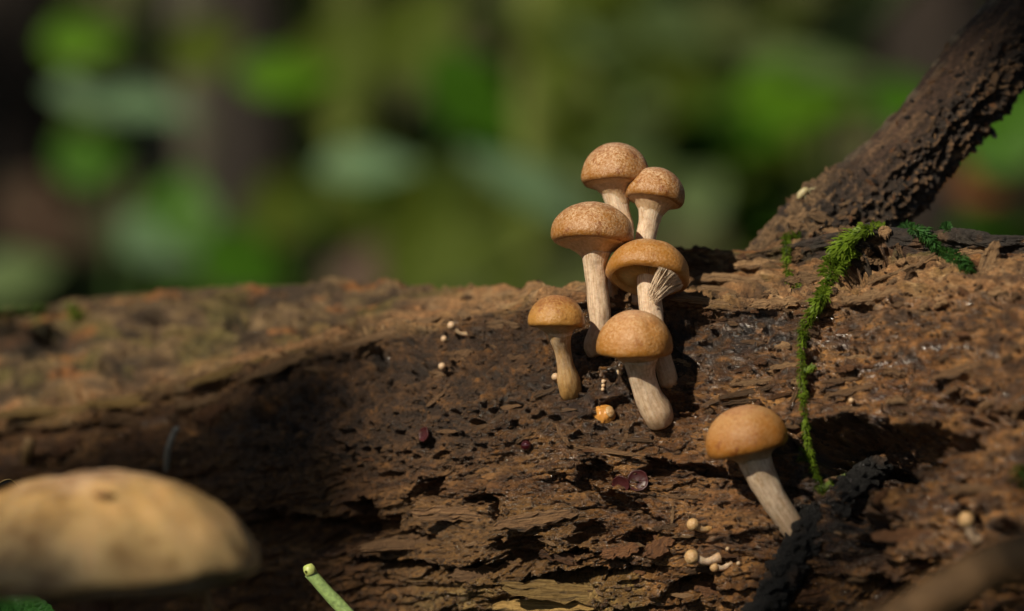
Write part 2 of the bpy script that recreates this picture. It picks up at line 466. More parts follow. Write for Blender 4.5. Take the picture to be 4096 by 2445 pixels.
def leaf_material(name, c, rough, trans, veins=True, spec=0.5):
    m, nt, b = nodes_of(name)
    tc = N(nt, 'ShaderNodeTexCoord'); s = N(nt, 'ShaderNodeSeparateXYZ'); nt.links.new(tc.outputs['UV'], s.inputs[0])
    n = noise(nt, tc.outputs['UV'], 9, 5, 0.6)
    r = ramp(nt, [(0.3, tuple(x * 0.65 for x in c)), (0.7, tuple(x * 1.3 for x in c))]); nt.links.new(n.outputs[0], r.inputs[0])
    colr = r.outputs[0]
    if veins:
        w = N(nt, 'ShaderNodeTexVoronoi', feature='DISTANCE_TO_EDGE'); w.inputs['Scale'].default_value = 11
        nt.links.new(mapping(nt, tc.outputs['UV'], (1.4, 1, 1)), w.inputs['Vector'])
        vr = ramp(nt, [(0.0, (1.7, 1.6, 1.5)), (0.06, (1, 1, 1))]); nt.links.new(w.outputs[0], vr.inputs[0])
        colr = mixc(nt, 0.8, colr, vr.outputs[0], 'MULTIPLY')
        bump(nt, b, w.outputs[0], 0.4, 0.0004)
    nt.links.new(colr, b.inputs['Base Color']); b.inputs['Roughness'].default_value = rough
    b.inputs['Specular IOR Level'].default_value = spec
    tr = N(nt, 'ShaderNodeBsdfTranslucent'); tr.inputs[0].default_value = (*trans, 1)
    mx = N(nt, 'ShaderNodeMixShader'); mx.inputs[0].default_value = 0.35
    nt.links.new(b.outputs[0], mx.inputs[1]); nt.links.new(tr.outputs[0], mx.inputs[2])
    nt.links.new(mx.outputs[0], nt.nodes['Material Output'].inputs[0])
    return m

L_BRIGHT = leaf_material('leaf_bright', (0.085, 0.20, 0.008), 0.5, (0.16, 0.34, 0.01), True, 0.2)
L_GREEN = leaf_material('leaf_green', (0.045, 0.13, 0.006), 0.5, (0.06, 0.20, 0.01), True, 0.2)
L_TEAL = leaf_material('leaf_sky_sheen', (0.16, 0.27, 0.145), 0.4, (0.10, 0.2, 0.08))  # teal base colour stands in for sky reflected on glossy leaves
L_PALE = leaf_material('leaf_pale', (0.10, 0.15, 0.055), 0.5, (0.12, 0.20, 0.05), True, 0.2)
L_DARK = leaf_material('leaf_dark', (0.04, 0.075, 0.007), 0.6, (0.06, 0.12, 0.01), False, 0.12)
L_OLIVE = leaf_material('leaf_olive', (0.07, 0.10, 0.009), 0.65, (0.10, 0.14, 0.012), False, 0.12)
L_RUST = leaf_material('leaf_rust', (0.16, 0.06, 0.01), 0.6, (0.22, 0.08, 0.01))
L_BROWN = leaf_material('leaf_brown', (0.085, 0.05, 0.03), 0.7, (0.06, 0.03, 0.015))
L_FRONT = leaf_material('leaf_front', (0.035, 0.13, 0.022), 0.35, (0.06, 0.20, 0.02))

def bark_material(name, a, bcol, sc=18):
    m, nt, b = nodes_of(name)
    v = N(nt, 'ShaderNodeTexCoord').outputs['Object']
    n1 = noise(nt, mapping(nt, v, (sc, sc, sc * 0.25)), 1.0, 6, 0.7)
    r = ramp(nt, [(0.3, a), (0.7, bcol)]); nt.links.new(n1.outputs[0], r.inputs[0]); nt.links.new(r.outputs[0], b.inputs['Base Color'])
    b.inputs['Roughness'].default_value = 0.85
    bump(nt, b, n1.outputs[0], 1.0, 0.02)
    return m

B_GREY = bark_material('bark_grey', (0.07, 0.065, 0.045), (0.17, 0.155, 0.105))
B_DARK = bark_material('bark_dark', (0.006, 0.004, 0.002), (0.022, 0.012, 0.007))
B_MOSSY = bark_material('bark_mossy', (0.08, 0.10, 0.015), (0.18, 0.22, 0.04))
B_OLIVE = bark_material('bark_olive', (0.05, 0.05, 0.015), (0.11, 0.11, 0.035))

def ground_material():
    m, nt, b = nodes_of('forest_floor')
    v = N(nt, 'ShaderNodeTexCoord').outputs['Object']
    n1 = noise(nt, v, 3.2, 6, 0.65); n2 = noise(nt, v, 45, 6, 0.7)
    r = ramp(nt, [(0.3, (0.04, 0.028, 0.012)), (0.44, (0.05, 0.045, 0.014)), (0.55, (0.055, 0.075, 0.012)), (0.75, (0.07, 0.11, 0.015))])
    nt.links.new(n1.outputs[0], r.inputs[0])
    r2 = ramp(nt, [(0.3, (0.5, 0.5, 0.5)), (0.7, (1.3, 1.3, 1.3))]); nt.links.new(n2.outputs[0], r2.inputs[0])
    c = mixc(nt, 1.0, r.outputs[0], r2.outputs[0], 'MULTIPLY')
    nt.links.new(c, b.inputs['Base Color']); b.inputs['Roughness'].default_value = 0.9
    bump(nt, b, n2.outputs[0], 0.8, 0.01)
    return m
M_GROUND = ground_material()

# ------------------------------------------------------------------ ground: level round the log, a wooded bank behind
gx = np.concatenate([-np.geomspace(40, 1.2, 40), np.linspace(-1.1, 1.1, 90), np.geomspace(1.2, 40, 40)])
gy = np.concatenate([-np.geomspace(40, 0.6, 30), np.linspace(-0.5, 1.5, 80), np.geomspace(1.55, 60, 60)])
GX, GY = np.meshgrid(gx, gy, indexing='ij')
def ground_z(x, y):
    x = np.asarray(x, float); y = np.asarray(y, float)
    bank = 1.9 * smooth(2.6, 6.5, y) + 9 * smooth(6, 45, y)
    return bank + 0.05 * smooth(0.8, 2.5, y) * vnoise(x * 1.1, y * 1.1, seed=4) + 0.006 * vnoise(x * 14, y * 14, seed=5) - 0.004
GZ = ground_z(GX, GY)
ground = mesh_np('forest_floor', np.stack([GX, GY, GZ], -1), grid_faces(len(gx), len(gy)), M_GROUND)
tag(ground, 'dark leaf littered forest floor rising into a bank behind', 'ground', kind='structure')

# ------------------------------------------------------------------ the rotting log
# stations across the photo (px) with rows of (py, distance): skyline, two rows of the top, ridge, just under it, face, low face, bottom, underside
ST = [-2400, -1200, -500, 0, 500, 1000, 1500, 2000, 2400, 2700, 3000, 3400, 3800, 4200, 4900, 6200]
ROWS = {
 'S':  [(1330, .505), (1310, .490), (1280, .475), (1250, .462), (1190, .455), (1148, .444), (1145, .430), (1190, .415), (1150, .402), (1010, .400), (1010, .395), (925, .385), (950, .377), (945, .370), (930, .358), (900, .34)],
 'M1': [(1480, .490), (1450, .475), (1420, .462), (1385, .452), (1320, .444), (1255, .432), (1210, .419), (1200, .407), (1160, .397), (1075, .397), (1075, .392), (1000, .380), (1015, .373), (1000, .366), (990, .352), (960, .33)],
 'M2': [(1650, .478), (1620, .465), (1600, .452), (1545, .441), (1465, .432), (1370, .421), (1285, .409), (1215, .398), (1175, .390), (1170, .392), (1165, .388), (1095, .376), (1085, .369), (1055, .362), (1050, .345), (1020, .32)],
 'R':  [(1830, .466), (1790, .454), (1750, .443), (1700, .431), (1605, .421), (1480, .411), (1360, .400), (1235, .390), (1190, .383), (1205, .380), (1212, .377), (1180, .3705), (1150, .363), (1110, .356), (1110, .338), (1080, .315)],
 'F0': [(1900, .467), (1860, .455), (1820, .4435), (1770, .4315), (1680, .4205), (1560, .410), (1440, .398), (1310, .388), (1265, .382), (1270, .379), (1280, .3755), (1250, .369), (1220, .361), (1190, .353), (1190, .335), (1170, .312)],
 'F1': [(2050, .466), (2020, .454), (1980, .441), (1920, .429), (1860, .417), (1780, .402), (1690, .390), (1600, .380), (1560, .3765), (1550, .374), (1550, .371), (1540, .365), (1520, .355), (1500, .346), (1500, .328), (1490, .305)],
 'F2': [(2250, .468), (2230, .456), (2200, .443), (2160, .431), (2120, .419), (2080, .404), (2020, .391), (1960, .380), (1940, .375), (1930, .372), (1920, .368), (1900, .361), (1890, .351), (1870, .341), (1870, .323), (1860, .300)],
 'L':  [(2500, .474), (2480, .462), (2460, .449), (2430, .437), (2400, .425), (2380, .409), (2350, .394), (2330, .381), (2320, .3755), (2310, .372), (2300, .367), (2300, .358), (2290, .347), (2280, .337), (2280, .319), (2270, .296)],
 'B':  [(2800, .492), (2800, .48), (2800, .467), (2800, .455), (2790, .443), (2780, .427), (2770, .412), (2760, .398), (2760, .391), (2760, .387), (2760, .381), (2760, .371), (2760, .360), (2760, .350), (2760, .332), (2760, .31)],
 'U':  [(3150, .535), (3150, .525), (3150, .51), (3180, .50), (3180, .488), (3200, .472), (3220, .457), (3240, .443), (3260, .436), (3270, .432), (3290, .426), (3330, .416), (3360, .405), (3400, .395), (3500, .377), (3600, .355)],
 'K':  [(2500, .565), (2500, .555), (2480, .54), (2480, .53), (2460, .518), (2440, .502), (2420, .487), (2400, .473), (2400, .466), (2400, .462), (2400, .456), (2400, .446), (2400, .435), (2400, .425), (2400, .407), (2400, .385)],
 'T':  [(1650, .545), (1640, .535), (1600, .52), (1560, .51), (1500, .498), (1440, .482), (1420, .467), (1420, .453), (1390, .446), (1300, .442), (1270, .436), (1220, .426), (1220, .415), (1220, .405), (1210, .387), (1180, .365)],
}
order = ['K', 'T', 'S', 'M1', 'M2', 'R', 'F0', 'F1', 'F2', 'L', 'B', 'U']
seg_n = [14, 26, 56, 52, 46, 26, 78, 104, 100, 60, 20, 16]
cols_px = np.concatenate([np.linspace(-2400, -320, 60, endpoint=False), np.linspace(-320, 1000, 270, endpoint=False),
                          np.linspace(1000, 4250, 900, endpoint=False), np.linspace(4250, 6200, 80)])
def hermite(xs, ys, x):
    xs = np.asarray(xs, float); ys = np.asarray(ys, float)
    d = np.gradient(ys, xs)
    i = np.clip(np.searchsorted(xs, x) - 1, 0, len(xs) - 2)
    h = xs[i + 1] - xs[i]; t = (x - xs[i]) / h
    return (2*t**3-3*t**2+1)*ys[i] + (t**3-2*t**2+t)*h*d[i] + (-2*t**3+3*t**2)*ys[i+1] + (t**3-t**2)*h*d[i+1]
ctrl = []
for r in order:
    a = np.array(ROWS[r], float)
    py = hermite(ST, a[:, 0], cols_px); Y = hermite(ST, a[:, 1], cols_px)
    ctrl.append(np.stack([(cols_px - 2048) * K * Y, Y, H - (py - 1222.5) * K * Y], -1))
ctrl = np.stack(ctrl)                                  # rows x cols x 3
nr = len(order)
rows = []
for i in range(nr):
    p0, p1, p2, p3 = ctrl[(i - 1) % nr], ctrl[i], ctrl[(i + 1) % nr], ctrl[(i + 2) % nr]
    for t in np.linspace(0, 1, seg_n[i], endpoint=False):
        tau = 0.42
        m1 = tau * (p2 - p0); m2 = tau * (p3 - p1)
        rows.append((2*t**3-3*t**2+1)*p1 + (t**3-2*t**2+t)*m1 + (-2*t**3+3*t**2)*p2 + (t**3-t**2)*m2)
base = np.stack(rows)                                  # nv x nu x 3
base = np.transpose(base, (1, 0, 2)).astype(np.float64)  # cols x rows x 3
NU, NV = base.shape[:2]
du = np.gradient(base, axis=0); dv = np.gradient(base, axis=1)
nrm = np.cross(dv, du); nrm /= np.linalg.norm(nrm, axis=2)[..., None] + 1e-15
cen = base.mean(axis=1, keepdims=True)
if np.mean(np.sum((base - cen) * nrm, axis=2)) < 0: nrm = -nrm
U = np.concatenate([[0], np.cumsum(np.linalg.norm(np.diff(base, axis=0), axis=2).mean(axis=1))])[:, None] * 1000 + np.zeros((NU, NV))
Vc = np.concatenate([np.zeros((NU, 1)), np.cumsum(np.linalg.norm(np.diff(base, axis=1), axis=2), axis=1)], axis=1) * 1000
Vc = 0.85 * Vc[300:1200].mean(axis=0)[None, :] + 0.15 * Vc.mean(axis=0)[None, :] + np.zeros((NU, NV))     # grain runs with the rows
PX = 2048 + base[..., 0] / (K * base[..., 1]); PY = 1222.5 + (H - base[..., 2]) / (K * base[..., 1])
front = smooth(0, 60, np.arange(NV)[None, :] - 34 + np.zeros((NU, NV)))      # 0 on the far side
ridge_py = hermite(ST, np.array(ROWS['R'])[:, 0], cols_px)[:, None]
below = PY - ridge_py + 26 * fbm(U / 6, Vc / 6, 3, 91)                       # >0 under the ridge
face = smooth(-10, 60, below) * front
left = 1 - smooth(1900, 2700, PX)
# warped grain coordinates: grain follows the log, a little wavy
gv = Vc + 1.6 * fbm(U / 26, Vc / 26, 2, 31) 
crumb = np.clip(face * (smooth(700, 1100, PX) * (1 - smooth(2350, 2800, PX)) * (1 - smooth(1750, 2050, PY + 0.12 * (PX - 1500) + 60 * fbm(U / 8, Vc / 8, 2, 44)))
        + 0.8 * smooth(2580, 2660, PX) * (1 - smooth(3050, 3300, PX)) * (1 - smooth(1480, 1600, PY))), 0, 1)
D = np.zeros((NU, NV))
D += 1.1 * fbm(U / 22, gv / 9, 3, 1)
# long fibres
fib = fbm(U / 9, gv / 0.9, 3, 2)
fib2 = fbm(U / 3.2, gv / 0.38, 3, 3)
fibw = np.clip(1 - 0.85 * crumb, 0, 1) * (1 - 0.6 * (1 - face) * front * left)
D += fibw * (0.42 * fib + 0.20 * fib2)
# splintered plates with stepped edges
f1, f2, cid = cellular(U / 13 + 0.35 * fbm(U / 7, gv / 3, 2, 8), gv / 3.4 + 0.35 * fbm(U / 5, gv / 2, 2, 9), 21)
plate = (cid - 0.5) * 2
edge = 1 - smooth(0.0, 0.10, f2 - f1)
D += fibw * (0.62 * plate - 0.75 * edge * (_hash((cid * 9999).astype(np.int64), np.zeros_like(PX, np.int64), np.zeros_like(PX, np.int64), 3) > 0.35))
f1b, f2b, cidb = cellular(U / 4.4 + 0.3 * fbm(U / 3, gv, 2, 12), gv / 1.25 + 0.3 * fbm(U / 2, gv, 2, 13), 55)
D += fibw * (0.26 * (cidb - 0.5) * 2 - 0.22 * (1 - smooth(0, 0.12, f2b - f1b)))
# crumbly rot
X3, Y3, Z3 = base[..., 0] * 1000, base[..., 1] * 1000, base[..., 2] * 1000
cr = 0.55 * vnoise(X3 / 2.4, Y3 / 2.4, Z3 / 2.4, 61) + 0.42 * vnoise(X3 / 1.1, Y3 / 1.1, Z3 / 1.1, 62) + 0.36 * vnoise(X3 / 0.5, Y3 / 0.5, Z3 / 0.5, 63)
pits = smooth(0.10, 0.6, 0.6 * vnoise(X3 / 2.6 + 7, Y3 / 2.6, Z3 / 1.6, 66) + 0.6 * vnoise(X3 / 1.1 + 7, Y3 / 1.1, Z3 / 0.9, 67))
D += (0.30 + 1.1 * crumb - 0.2 * (1 - face) * left) * front * (0.72 * cr - 0.95 * pits * (0.3 + crumb))
# knobbly weathered top on the far left part
topw = (1 - face) * front * left
D += topw * (1.3 * fbm(U / 26, gv / 3.0, 2, 71) - 1.9 * smooth(0.15, 0.45, fbm(U / 20, gv / 2.0, 2, 73)) + 0.7 * vnoise(X3 / 9, Y3 / 5, Z3 / 5, 72))
rightw = smooth(2650, 2950, PX) * front
D += rightw * (1.0 * vnoise(X3 / 6.5, Y3 / 3.0, Z3 / 3.0, 81) + 0.75 * vnoise(X3 / 3.0, Y3 / 1.5, Z3 / 1.4, 82) + 0.35 * vnoise(X3 / 1.2, Y3 / 0.7, Z3 / 0.7, 83) - 1.0 * smooth(0.25, 0.6, vnoise(X3 / 4.2 + 9, Y3 / 1.8, Z3 / 1.6, 84)))
# deep clefts and hollows, bumps (photo px: cx, cy, rx, ry, turn, mm, edge wobble)
feats = [
 (2080, 2255, 330, 34, 8, -7.5), (1620, 2262, 240, 26, -8, -5.0), (2250, 2330, 180, 40, 6, -6.5), (2080, 2190, 120, 42, 5, -5.5),
 (1930, 2000, 78, 24, 6, -5.0), (1985, 2032, 22, 55, -10, -4.0), (1720, 1960, 60, 40, 40, -3.5), (1460, 2040, 60, 55, 20, -4.0),
 (1350, 2110, 360, 40, -6, -6.0), (1180, 2140, 260, 60, -4, -6.0), (1540, 2090, 60, 30, 0, -4.0), (2420, 1990, 240, 26, -22, -3.8),
 (2380, 1900, 70, 55, 15, -4.5), (2620, 1880, 90, 42, 10, -5.0), (2360, 2135, 90, 45, 20, -3.5), (2560, 2170, 55, 70, 20, -3.5), (2440, 2310, 200, 26, 8, -4.5),
 (2760, 2360, 110, 48, 10, -5.5), (2800, 1880, 150, 22, -10, -4.5), (3080, 1940, 180, 22, -12, -3.5), (3230, 2060, 60, 60, 0, -4.0),
 (3480, 1790, 300, 90, -3, -11), (3420, 1880, 220, 90, -10, -9.5), (3330, 1700, 150, 40, 12, -5.5), (3720, 1740, 220, 40, -12, -5.0), (3560, 1860, 160, 55, -35, -7), (3420, 2010, 70, 130, -20, -6), (3500, 2160, 80, 120, -30, -6.5),
 (3860, 2090, 70, 62, 0, -7.0), (4010, 2110, 60, 50, 0, -4.5), (3560, 2380, 130, 70, -10, -7.5), (3700, 2270, 90, 40, 20, -4.5), (4030, 1660, 150, 40, 12, -3.5), (3850, 1610, 120, 40, -15, -3.0),
 (3480, 1050, 120, 62, 5, -7.0), (3400, 1110, 60, 50, 0, -4.0), (3290, 1300, 50, 70, 0, -2.0), (3010, 1190, 210, 18, 3, -3.5), (3250, 1460, 40, 90, 0, -3.0),
 (2560, 1400, 130, 60, 0, -2.4), (2760, 1380, 130, 110, 10, -1.6), (2420, 1500, 60, 40, 0, -2.0), (2560, 1560, 70, 60, 0, -2.2), (2720, 1620, 60, 60, 0, -3.0), (2450, 1640, 80, 60, 0, -2.2),
 (1690, 1480, 45, 55, 10, -3.0), (1530, 1460, 60, 50, 0, -2.2), (60, 1340, 220, 62, -6, -5.5), (640, 1290, 120, 26, -12, -3), (940, 1200, 90, 24, -5, -3), (930, 1290, 60, 36, 0, -3), (560, 1350, 110, 36, -8, -3), (1410, 1320, 110, 40, -14, -3.0), (730, 1700, 60, 45, 0, -4.0),
 (1060, 1625, 60, 60, 0, -3), (300, 1610, 280, 26, -12, -3.2), (1240, 1330, 80, 30, -10, -3.0), (520, 1500, 150, 34, -14, -2.6),
 (1960, 2270, 130, 40, 6, 3.2), (2160, 1200, 60, 30, 0, 1.2), (1330, 1140, 120, 34, 0, 2.6), (1880, 1150, 90, 40, 0, 2.4), (680, 1170, 80, 30, 0, 2.2), (1020, 1145, 90, 26, 0, 1.8), (1560, 1140, 60, 26, 0, 2.0), (1720, 1148, 60, 24, 0, 1.6), (300, 1225, 90, 24, 0, 2.0), (860, 1230, 130, 30, 8, 2.0), (1160, 1270, 140, 26, 10, 1.8), (420, 1420, 150, 34, 10, 2.2), (760, 1400, 160, 30, 12, 2.0), (200, 1480, 170, 34, 8, 2.0), (1060, 1370, 130, 24, 14, 1.6),
 (3580, 2030, 150, 110, -10, 2.2), (3700, 2180, 160, 60, 0, 2.0), (3350, 2150, 100, 150, 25, 1.5),
 (2790, 985, 60, 30, 0, 1.6), (2700, 1030, 70, 40, 10, 1.2), (3480, 930, 70, 20, 0, 1.2), (3850, 945, 160, 24, 3, 1.4),
]
wx = 62 * fbm(U / 4, Vc / 3, 4, 101, 0.65); wy = 40 * fbm(U / 4 + 40, Vc / 1.8, 4, 102, 0.65)
for cx, cy, rx, ry, rot, mm in feats:
    a = math.radians(-rot)
    sel = (np.abs(PX - cx) < rx * 2.2 + ry + 90) & (np.abs(PY - cy) < rx + ry * 2.2 + 90) & (front > 0.2)
    qx = PX[sel] + wx[sel] * min(1.0, rx / 90) - cx; qy = PY[sel] + wy[sel] * min(1.0, ry / 40) - cy
    e = np.sqrt(((qx * math.cos(a) + qy * math.sin(a)) / rx) ** 2 + ((-qx * math.sin(a) + qy * math.cos(a)) / ry) ** 2)
    D[sel] += mm * (1 - smooth(0.62, 1.12, e)) if mm < 0 else mm * (1 - smooth(0.2, 1.2, e))
rim = np.exp(-((below - 0) / 40) ** 2) * front
D += rim * (0.7 + 0.6 * fib)
D *= 0.35 + 0.65 * front
Pd = base + nrm * (D / 1000)[..., None]

def mixa(a, b, t):
    t = t[..., None]
    return a * (1 - t) + b * t
def C(r, g, b): return np.array([r, g, b], float)
n_a = fbm(U / 10, gv / 3.2, 4, 201); n_b = fbm(U / 3.5, gv / 1.1, 4, 202); n_c = fbm(U / 16, gv / 14, 3, 203)
colr = np.zeros((NU, NV, 3)) + C(.19, .092, .038)
colr = mixa(colr, C(.34, .18, .075), smooth(-0.15, 0.45, n_a))
colr = mixa(colr, C(.085, .042, .022), smooth(0.05, 0.5, n_b) * 0.8)
# weathered top (left): grey brown with olive and rusty patches
top = (1 - face)
ct = np.zeros_like(colr) + C(.19, .125, .062)
ct = mixa(ct, C(.30, .205, .11), smooth(0.0, 0.5, n_a)); ct = mixa(ct, C(.10, .06, .035), smooth(0.0, 0.5, n_b))
ct = mixa(ct, C(.055, .035, .02), smooth(0.05, 0.45, fbm(U / 22, gv / 2.2, 2, 208)) * 0.85)
ct = mixa(ct, C(.20, .16, .045), smooth(0.15, 0.5, fbm(U / 14, gv / 4, 2, 209)) * 0.6)
ct = mixa(ct, C(.40, .17, .06), smooth(0.25, 0.6, fbm(U / 15, gv / 1.8, 3, 205)) * 0.8)
ct = mixa(ct, C(.17, .145, .045), smooth(0.1, 0.5, fbm(U / 18, gv / 9, 3, 206)) * 0.7 * left)
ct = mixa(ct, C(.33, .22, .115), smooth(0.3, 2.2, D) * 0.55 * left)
ct = mixa(ct, C(.05, .032, .02), smooth(0.0, 2.0, -D) * 0.75 * left)  # shade of the hollows put into the colour; raised knobs lightened above
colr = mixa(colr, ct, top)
# tan weathered lip along the ridge and the splintered right-hand top
tanw = np.exp(-((below + 30) / 62) ** 2) * (0.55 + 0.45 * smooth(-0.3, 0.4, n_a))
tanw = np.maximum(tanw, top * smooth(2500, 2800, PX) * smooth(1030, 1120, PY + 40 * n_a) * (0.35 + 0.65 * smooth(-0.1, 0.4, n_a)))
tanw = np.maximum(tanw, 0.75 * top * smooth(3150, 3300, PX) * smooth(990, 1060, PY + 40 * n_a) * smooth(-0.35, 0.25, n_b))
tanw = np.maximum(tanw, 0.9 * np.exp(-((PY - (1255 - 0.20 * (PX - 3400)) + 40 * n_a) / 62) ** 2) * smooth(3250, 3500, PX))
colr = mixa(colr, mixa(np.zeros_like(colr) + C(.46, .25, .12), C(.62, .40, .22), smooth(0, .5, n_b)), np.clip(tanw, 0, 1) * 0.9)
# black-brown crumbling rot under the ridge
colr = mixa(colr, mixa(np.zeros_like(colr) + C(.045, .026, .016), C(.12, .062, .028), smooth(-0.2, 0.3, cr)), crumb * 0.92)
colr = mixa(colr, C(.26, .125, .045), crumb * smooth(0.25, 0.6, vnoise(X3 / 1.3 + 3, Y3 / 1.3, Z3 / 1.3, 79)) * smooth(0.0, 0.3, cr) * 0.9)
# slate-dark wet band on the right
slate = face * smooth(2600, 2760, PX) * np.exp(-((PY - (1395 - 0.10 * (PX - 2700)) + 70 * n_c) / 105) ** 2)
slate *= (1 - 0.5 * smooth(3000, 3300, PX)) * smooth(-0.45, 0.25, n_b + 0.7 * n_c)
slate = np.maximum(slate, 0.9 * top * smooth(3080, 3200, PX) * (1 - smooth(985, 1035, PY + 30 * n_a)))
colr = mixa(colr, C(.040, .033, .031), np.clip(slate * 1.2, 0, .92))
# black mould round the hollow
black = smooth(3060, 3200, PX + 40 * n_a) * (1 - smooth(3480, 3640, PX + 40 * n_a)) * smooth(1700, 1800, PY) * (1 - 0.7 * smooth(2150, 2350, PY))
colr = mixa(colr, C(.022, .019, .018), np.clip(black, 0, 1) * 0.85 * smooth(-0.5, 0.2, n_b + 0.3))
colr = mixa(colr, C(.06, .032, .02), rightw * smooth(0.05, 0.5, vnoise(X3 / 3.4 + 2, Y3 / 1.6, Z3 / 1.5, 85)) * 0.75)
colr = mixa(colr, C(.42, .22, .10), rightw * smooth(0.2, 0.6, vnoise(X3 / 2.6 + 5, Y3 / 1.2, Z3 / 1.1, 86)) * 0.4)
# ochre boards along the bottom
och = smooth(2290, 2340, PY + 20 * n_a) * smooth(1500, 1800, PX) * (1 - smooth(2520, 2620, PX))
colr = mixa(colr, mixa(np.zeros_like(colr) + C(.22, .13, .05), C(.46, .31, .13), smooth(-.1, .5, n_b)), och * 0.9)
colr = mixa(colr, C(.21, .12, .05), face * smooth(1950, 2050, PY) * (1 - smooth(2300, 2350, PY)) * smooth(1400, 1600, PX) * (1 - smooth(2250, 2450, PX)) * 0.7)
colr *= (0.82 + 0.3 * vnoise(X3 / 0.9, Y3 / 0.9, Z3 / 0.9, 77))[..., None]
mossy = smooth(0.1, 0.5, fbm(U / 9, gv / 9, 3, 301)) * (1 - smooth(150, 420, PX)) * (1 - smooth(1270, 1330, PY)) * front
colr = mixa(colr, C(.11, .15, .03), mossy * 0.8)
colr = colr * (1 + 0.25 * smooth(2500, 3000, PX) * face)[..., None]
lum_ = colr.mean(axis=2, keepdims=True)
colr = lum_ + (colr - lum_) * 1.12                     # fresh wet wood: richer reds
colr = np.clip(colr, 0.006, 0.8)
wetm = np.clip(face * (0.35 + 0.65 * smooth(1500, 2300, PX)) * (0.75 + 0.5 * n_c) + 0.2 * front, 0.05, 1) * (1 - 0.5 * np.clip(tanw, 0, 1))

verts = Pd.reshape(-1, 3)
faces = grid_faces(NU, NV, wrap_v=True)
c0 = verts.shape[0]
ends = np.stack([Pd[0].mean(axis=0), Pd[-1].mean(axis=0)])
j = np.arange(NV); j2 = (j + 1) % NV
lo = (0.0, 0.42, 0.0)
LOG = bpy.data.objects.new('rotting_log', None); col.objects.link(LOG); LOG.location = lo; LOG.empty_display_size = 0.02
tag(LOG, 'fallen rotting log of crumbling wet brown wood carrying small mushrooms', 'log')
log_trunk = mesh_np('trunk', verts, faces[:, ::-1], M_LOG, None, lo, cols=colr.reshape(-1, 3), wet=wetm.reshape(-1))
child_of(log_trunk, LOG)
for k, (ring, tip) in enumerate(((Pd[0], ends[0]), (Pd[-1], ends[1]))):
    vv = np.vstack([ring + (0.0004 if k else -0.0004) * np.array([1, 0, 0]), tip])
    ff = np.stack([j, j2, np.full(NV, NV)], -1)
    e = mesh_np('broken_end', vv, ff if k else ff[:, ::-1], M_CHIP, None, tuple(tip)); child_of(e, LOG)

bvh = BVHTree.FromPolygons([tuple(v) for v in verts[:, :]], faces.tolist())
def hit(px, py):
    """Where the line of sight through a photo pixel meets the log (or None)."""
    loc, nn, idx, d = bvh.ray_cast(Vector((0, 0, H)), ray(px, py))
    return (loc, nn if nn.dot(ray(px, py)) < 0 else -nn) if loc else (None, None)

# ------------------------------------------------------------------ loose wood on the log (parts of the log)
def slab_mesh(name, seed, nx=9, ny=5, taper=0.5, fine=False):
    """A torn sliver: unit length along x, ragged ends, uneven thickness, closed."""
    r = np.random.default_rng(seed)
    xs = np.linspace(-0.5, 0.5, nx)
    mid = np.cumsum(r.normal(0, 0.03, nx)); mid -= mid.mean()
    half = 0.5 * (0.55 + 0.45 * np.sin(np.linspace(0.25, 2.9, nx))) * (1 + r.normal(0, 0.13, nx))
    half[0] *= taper; half[-1] *= taper
    ys = np.linspace(-1, 1, ny)
    top = np.zeros((nx, ny, 3)); bot = np.zeros((nx, ny, 3))
    bend = 0.10 * r.normal() * (xs * 2) ** 2
    for i in range(nx):
        for q in range(ny):
            y = mid[i] * 2 + half[i] * ys[q] * (1 + (0.05 if fine else 0.15) * r.normal())
            x = xs[i] + (r.normal(0, 0.02 if fine else 0.06) if i in (0, nx - 1) else r.normal(0, 0.012))
            t = 0.5 * (1 - 0.55 * ys[q] ** 2) * (1 + (0.1 if fine else 0.3) * r.normal()) * (0.5 if i in (0, nx - 1) else 1)
            top[i, q] = (x, y, t + bend[i] * 3); bot[i, q] = (x, y, -0.5 * t + bend[i] * 3)
    if fine:
        gr_ = r.normal(0, 0.16, ny)
        for i in range(nx):
            for q in range(ny):
                top[i, q, 2] += gr_[q] + r.normal(0, 0.03); top[i, q, 0] += (r.normal(0, 0.012) if i in (0, 1, nx - 2, nx - 1) else 0)
    V = np.vstack([top.reshape(-1, 3), bot.reshape(-1, 3)])
    F = grid_faces(nx, ny); n = nx * ny
    per = [i * ny for i in range(nx)] + [(nx - 1) * ny + q for q in range(1, ny)] + [i * ny + ny - 1 for i in range(nx - 2, -1, -1)] + [q for q in range(ny - 2, 0, -1)]
    S = np.array([[per[k], per[(k + 1) % len(per)], per[(k + 1) % len(per)] + n, per[k] + n] for k in range(len(per))])
    F = np.vstack([F, (F + n)[:, ::-1], S[:, ::-1]])
    me = bpy.data.meshes.new(name)
    me.from_pydata(V.tolist(), [], F.tolist()); me.update()
    return me
SLABS = [slab_mesh('sliver', 40 + k, 7, 4, 0.35 if k % 2 else 0.7) for k in range(8)]
SLABS += [slab_mesh('sliver', 140 + k, 15, 8, 0.6, True) for k in range(8)]
slab_by_mat = {}
def slab(k, mat):
    key = (k, mat.name)
    if key not in slab_by_mat:
        me = SLABS[k].copy(); me.materials.clear(); me.materials.append(mat); slab_by_mat[key] = me
    return slab_by_mat[key]
n_flake = [0, 0]
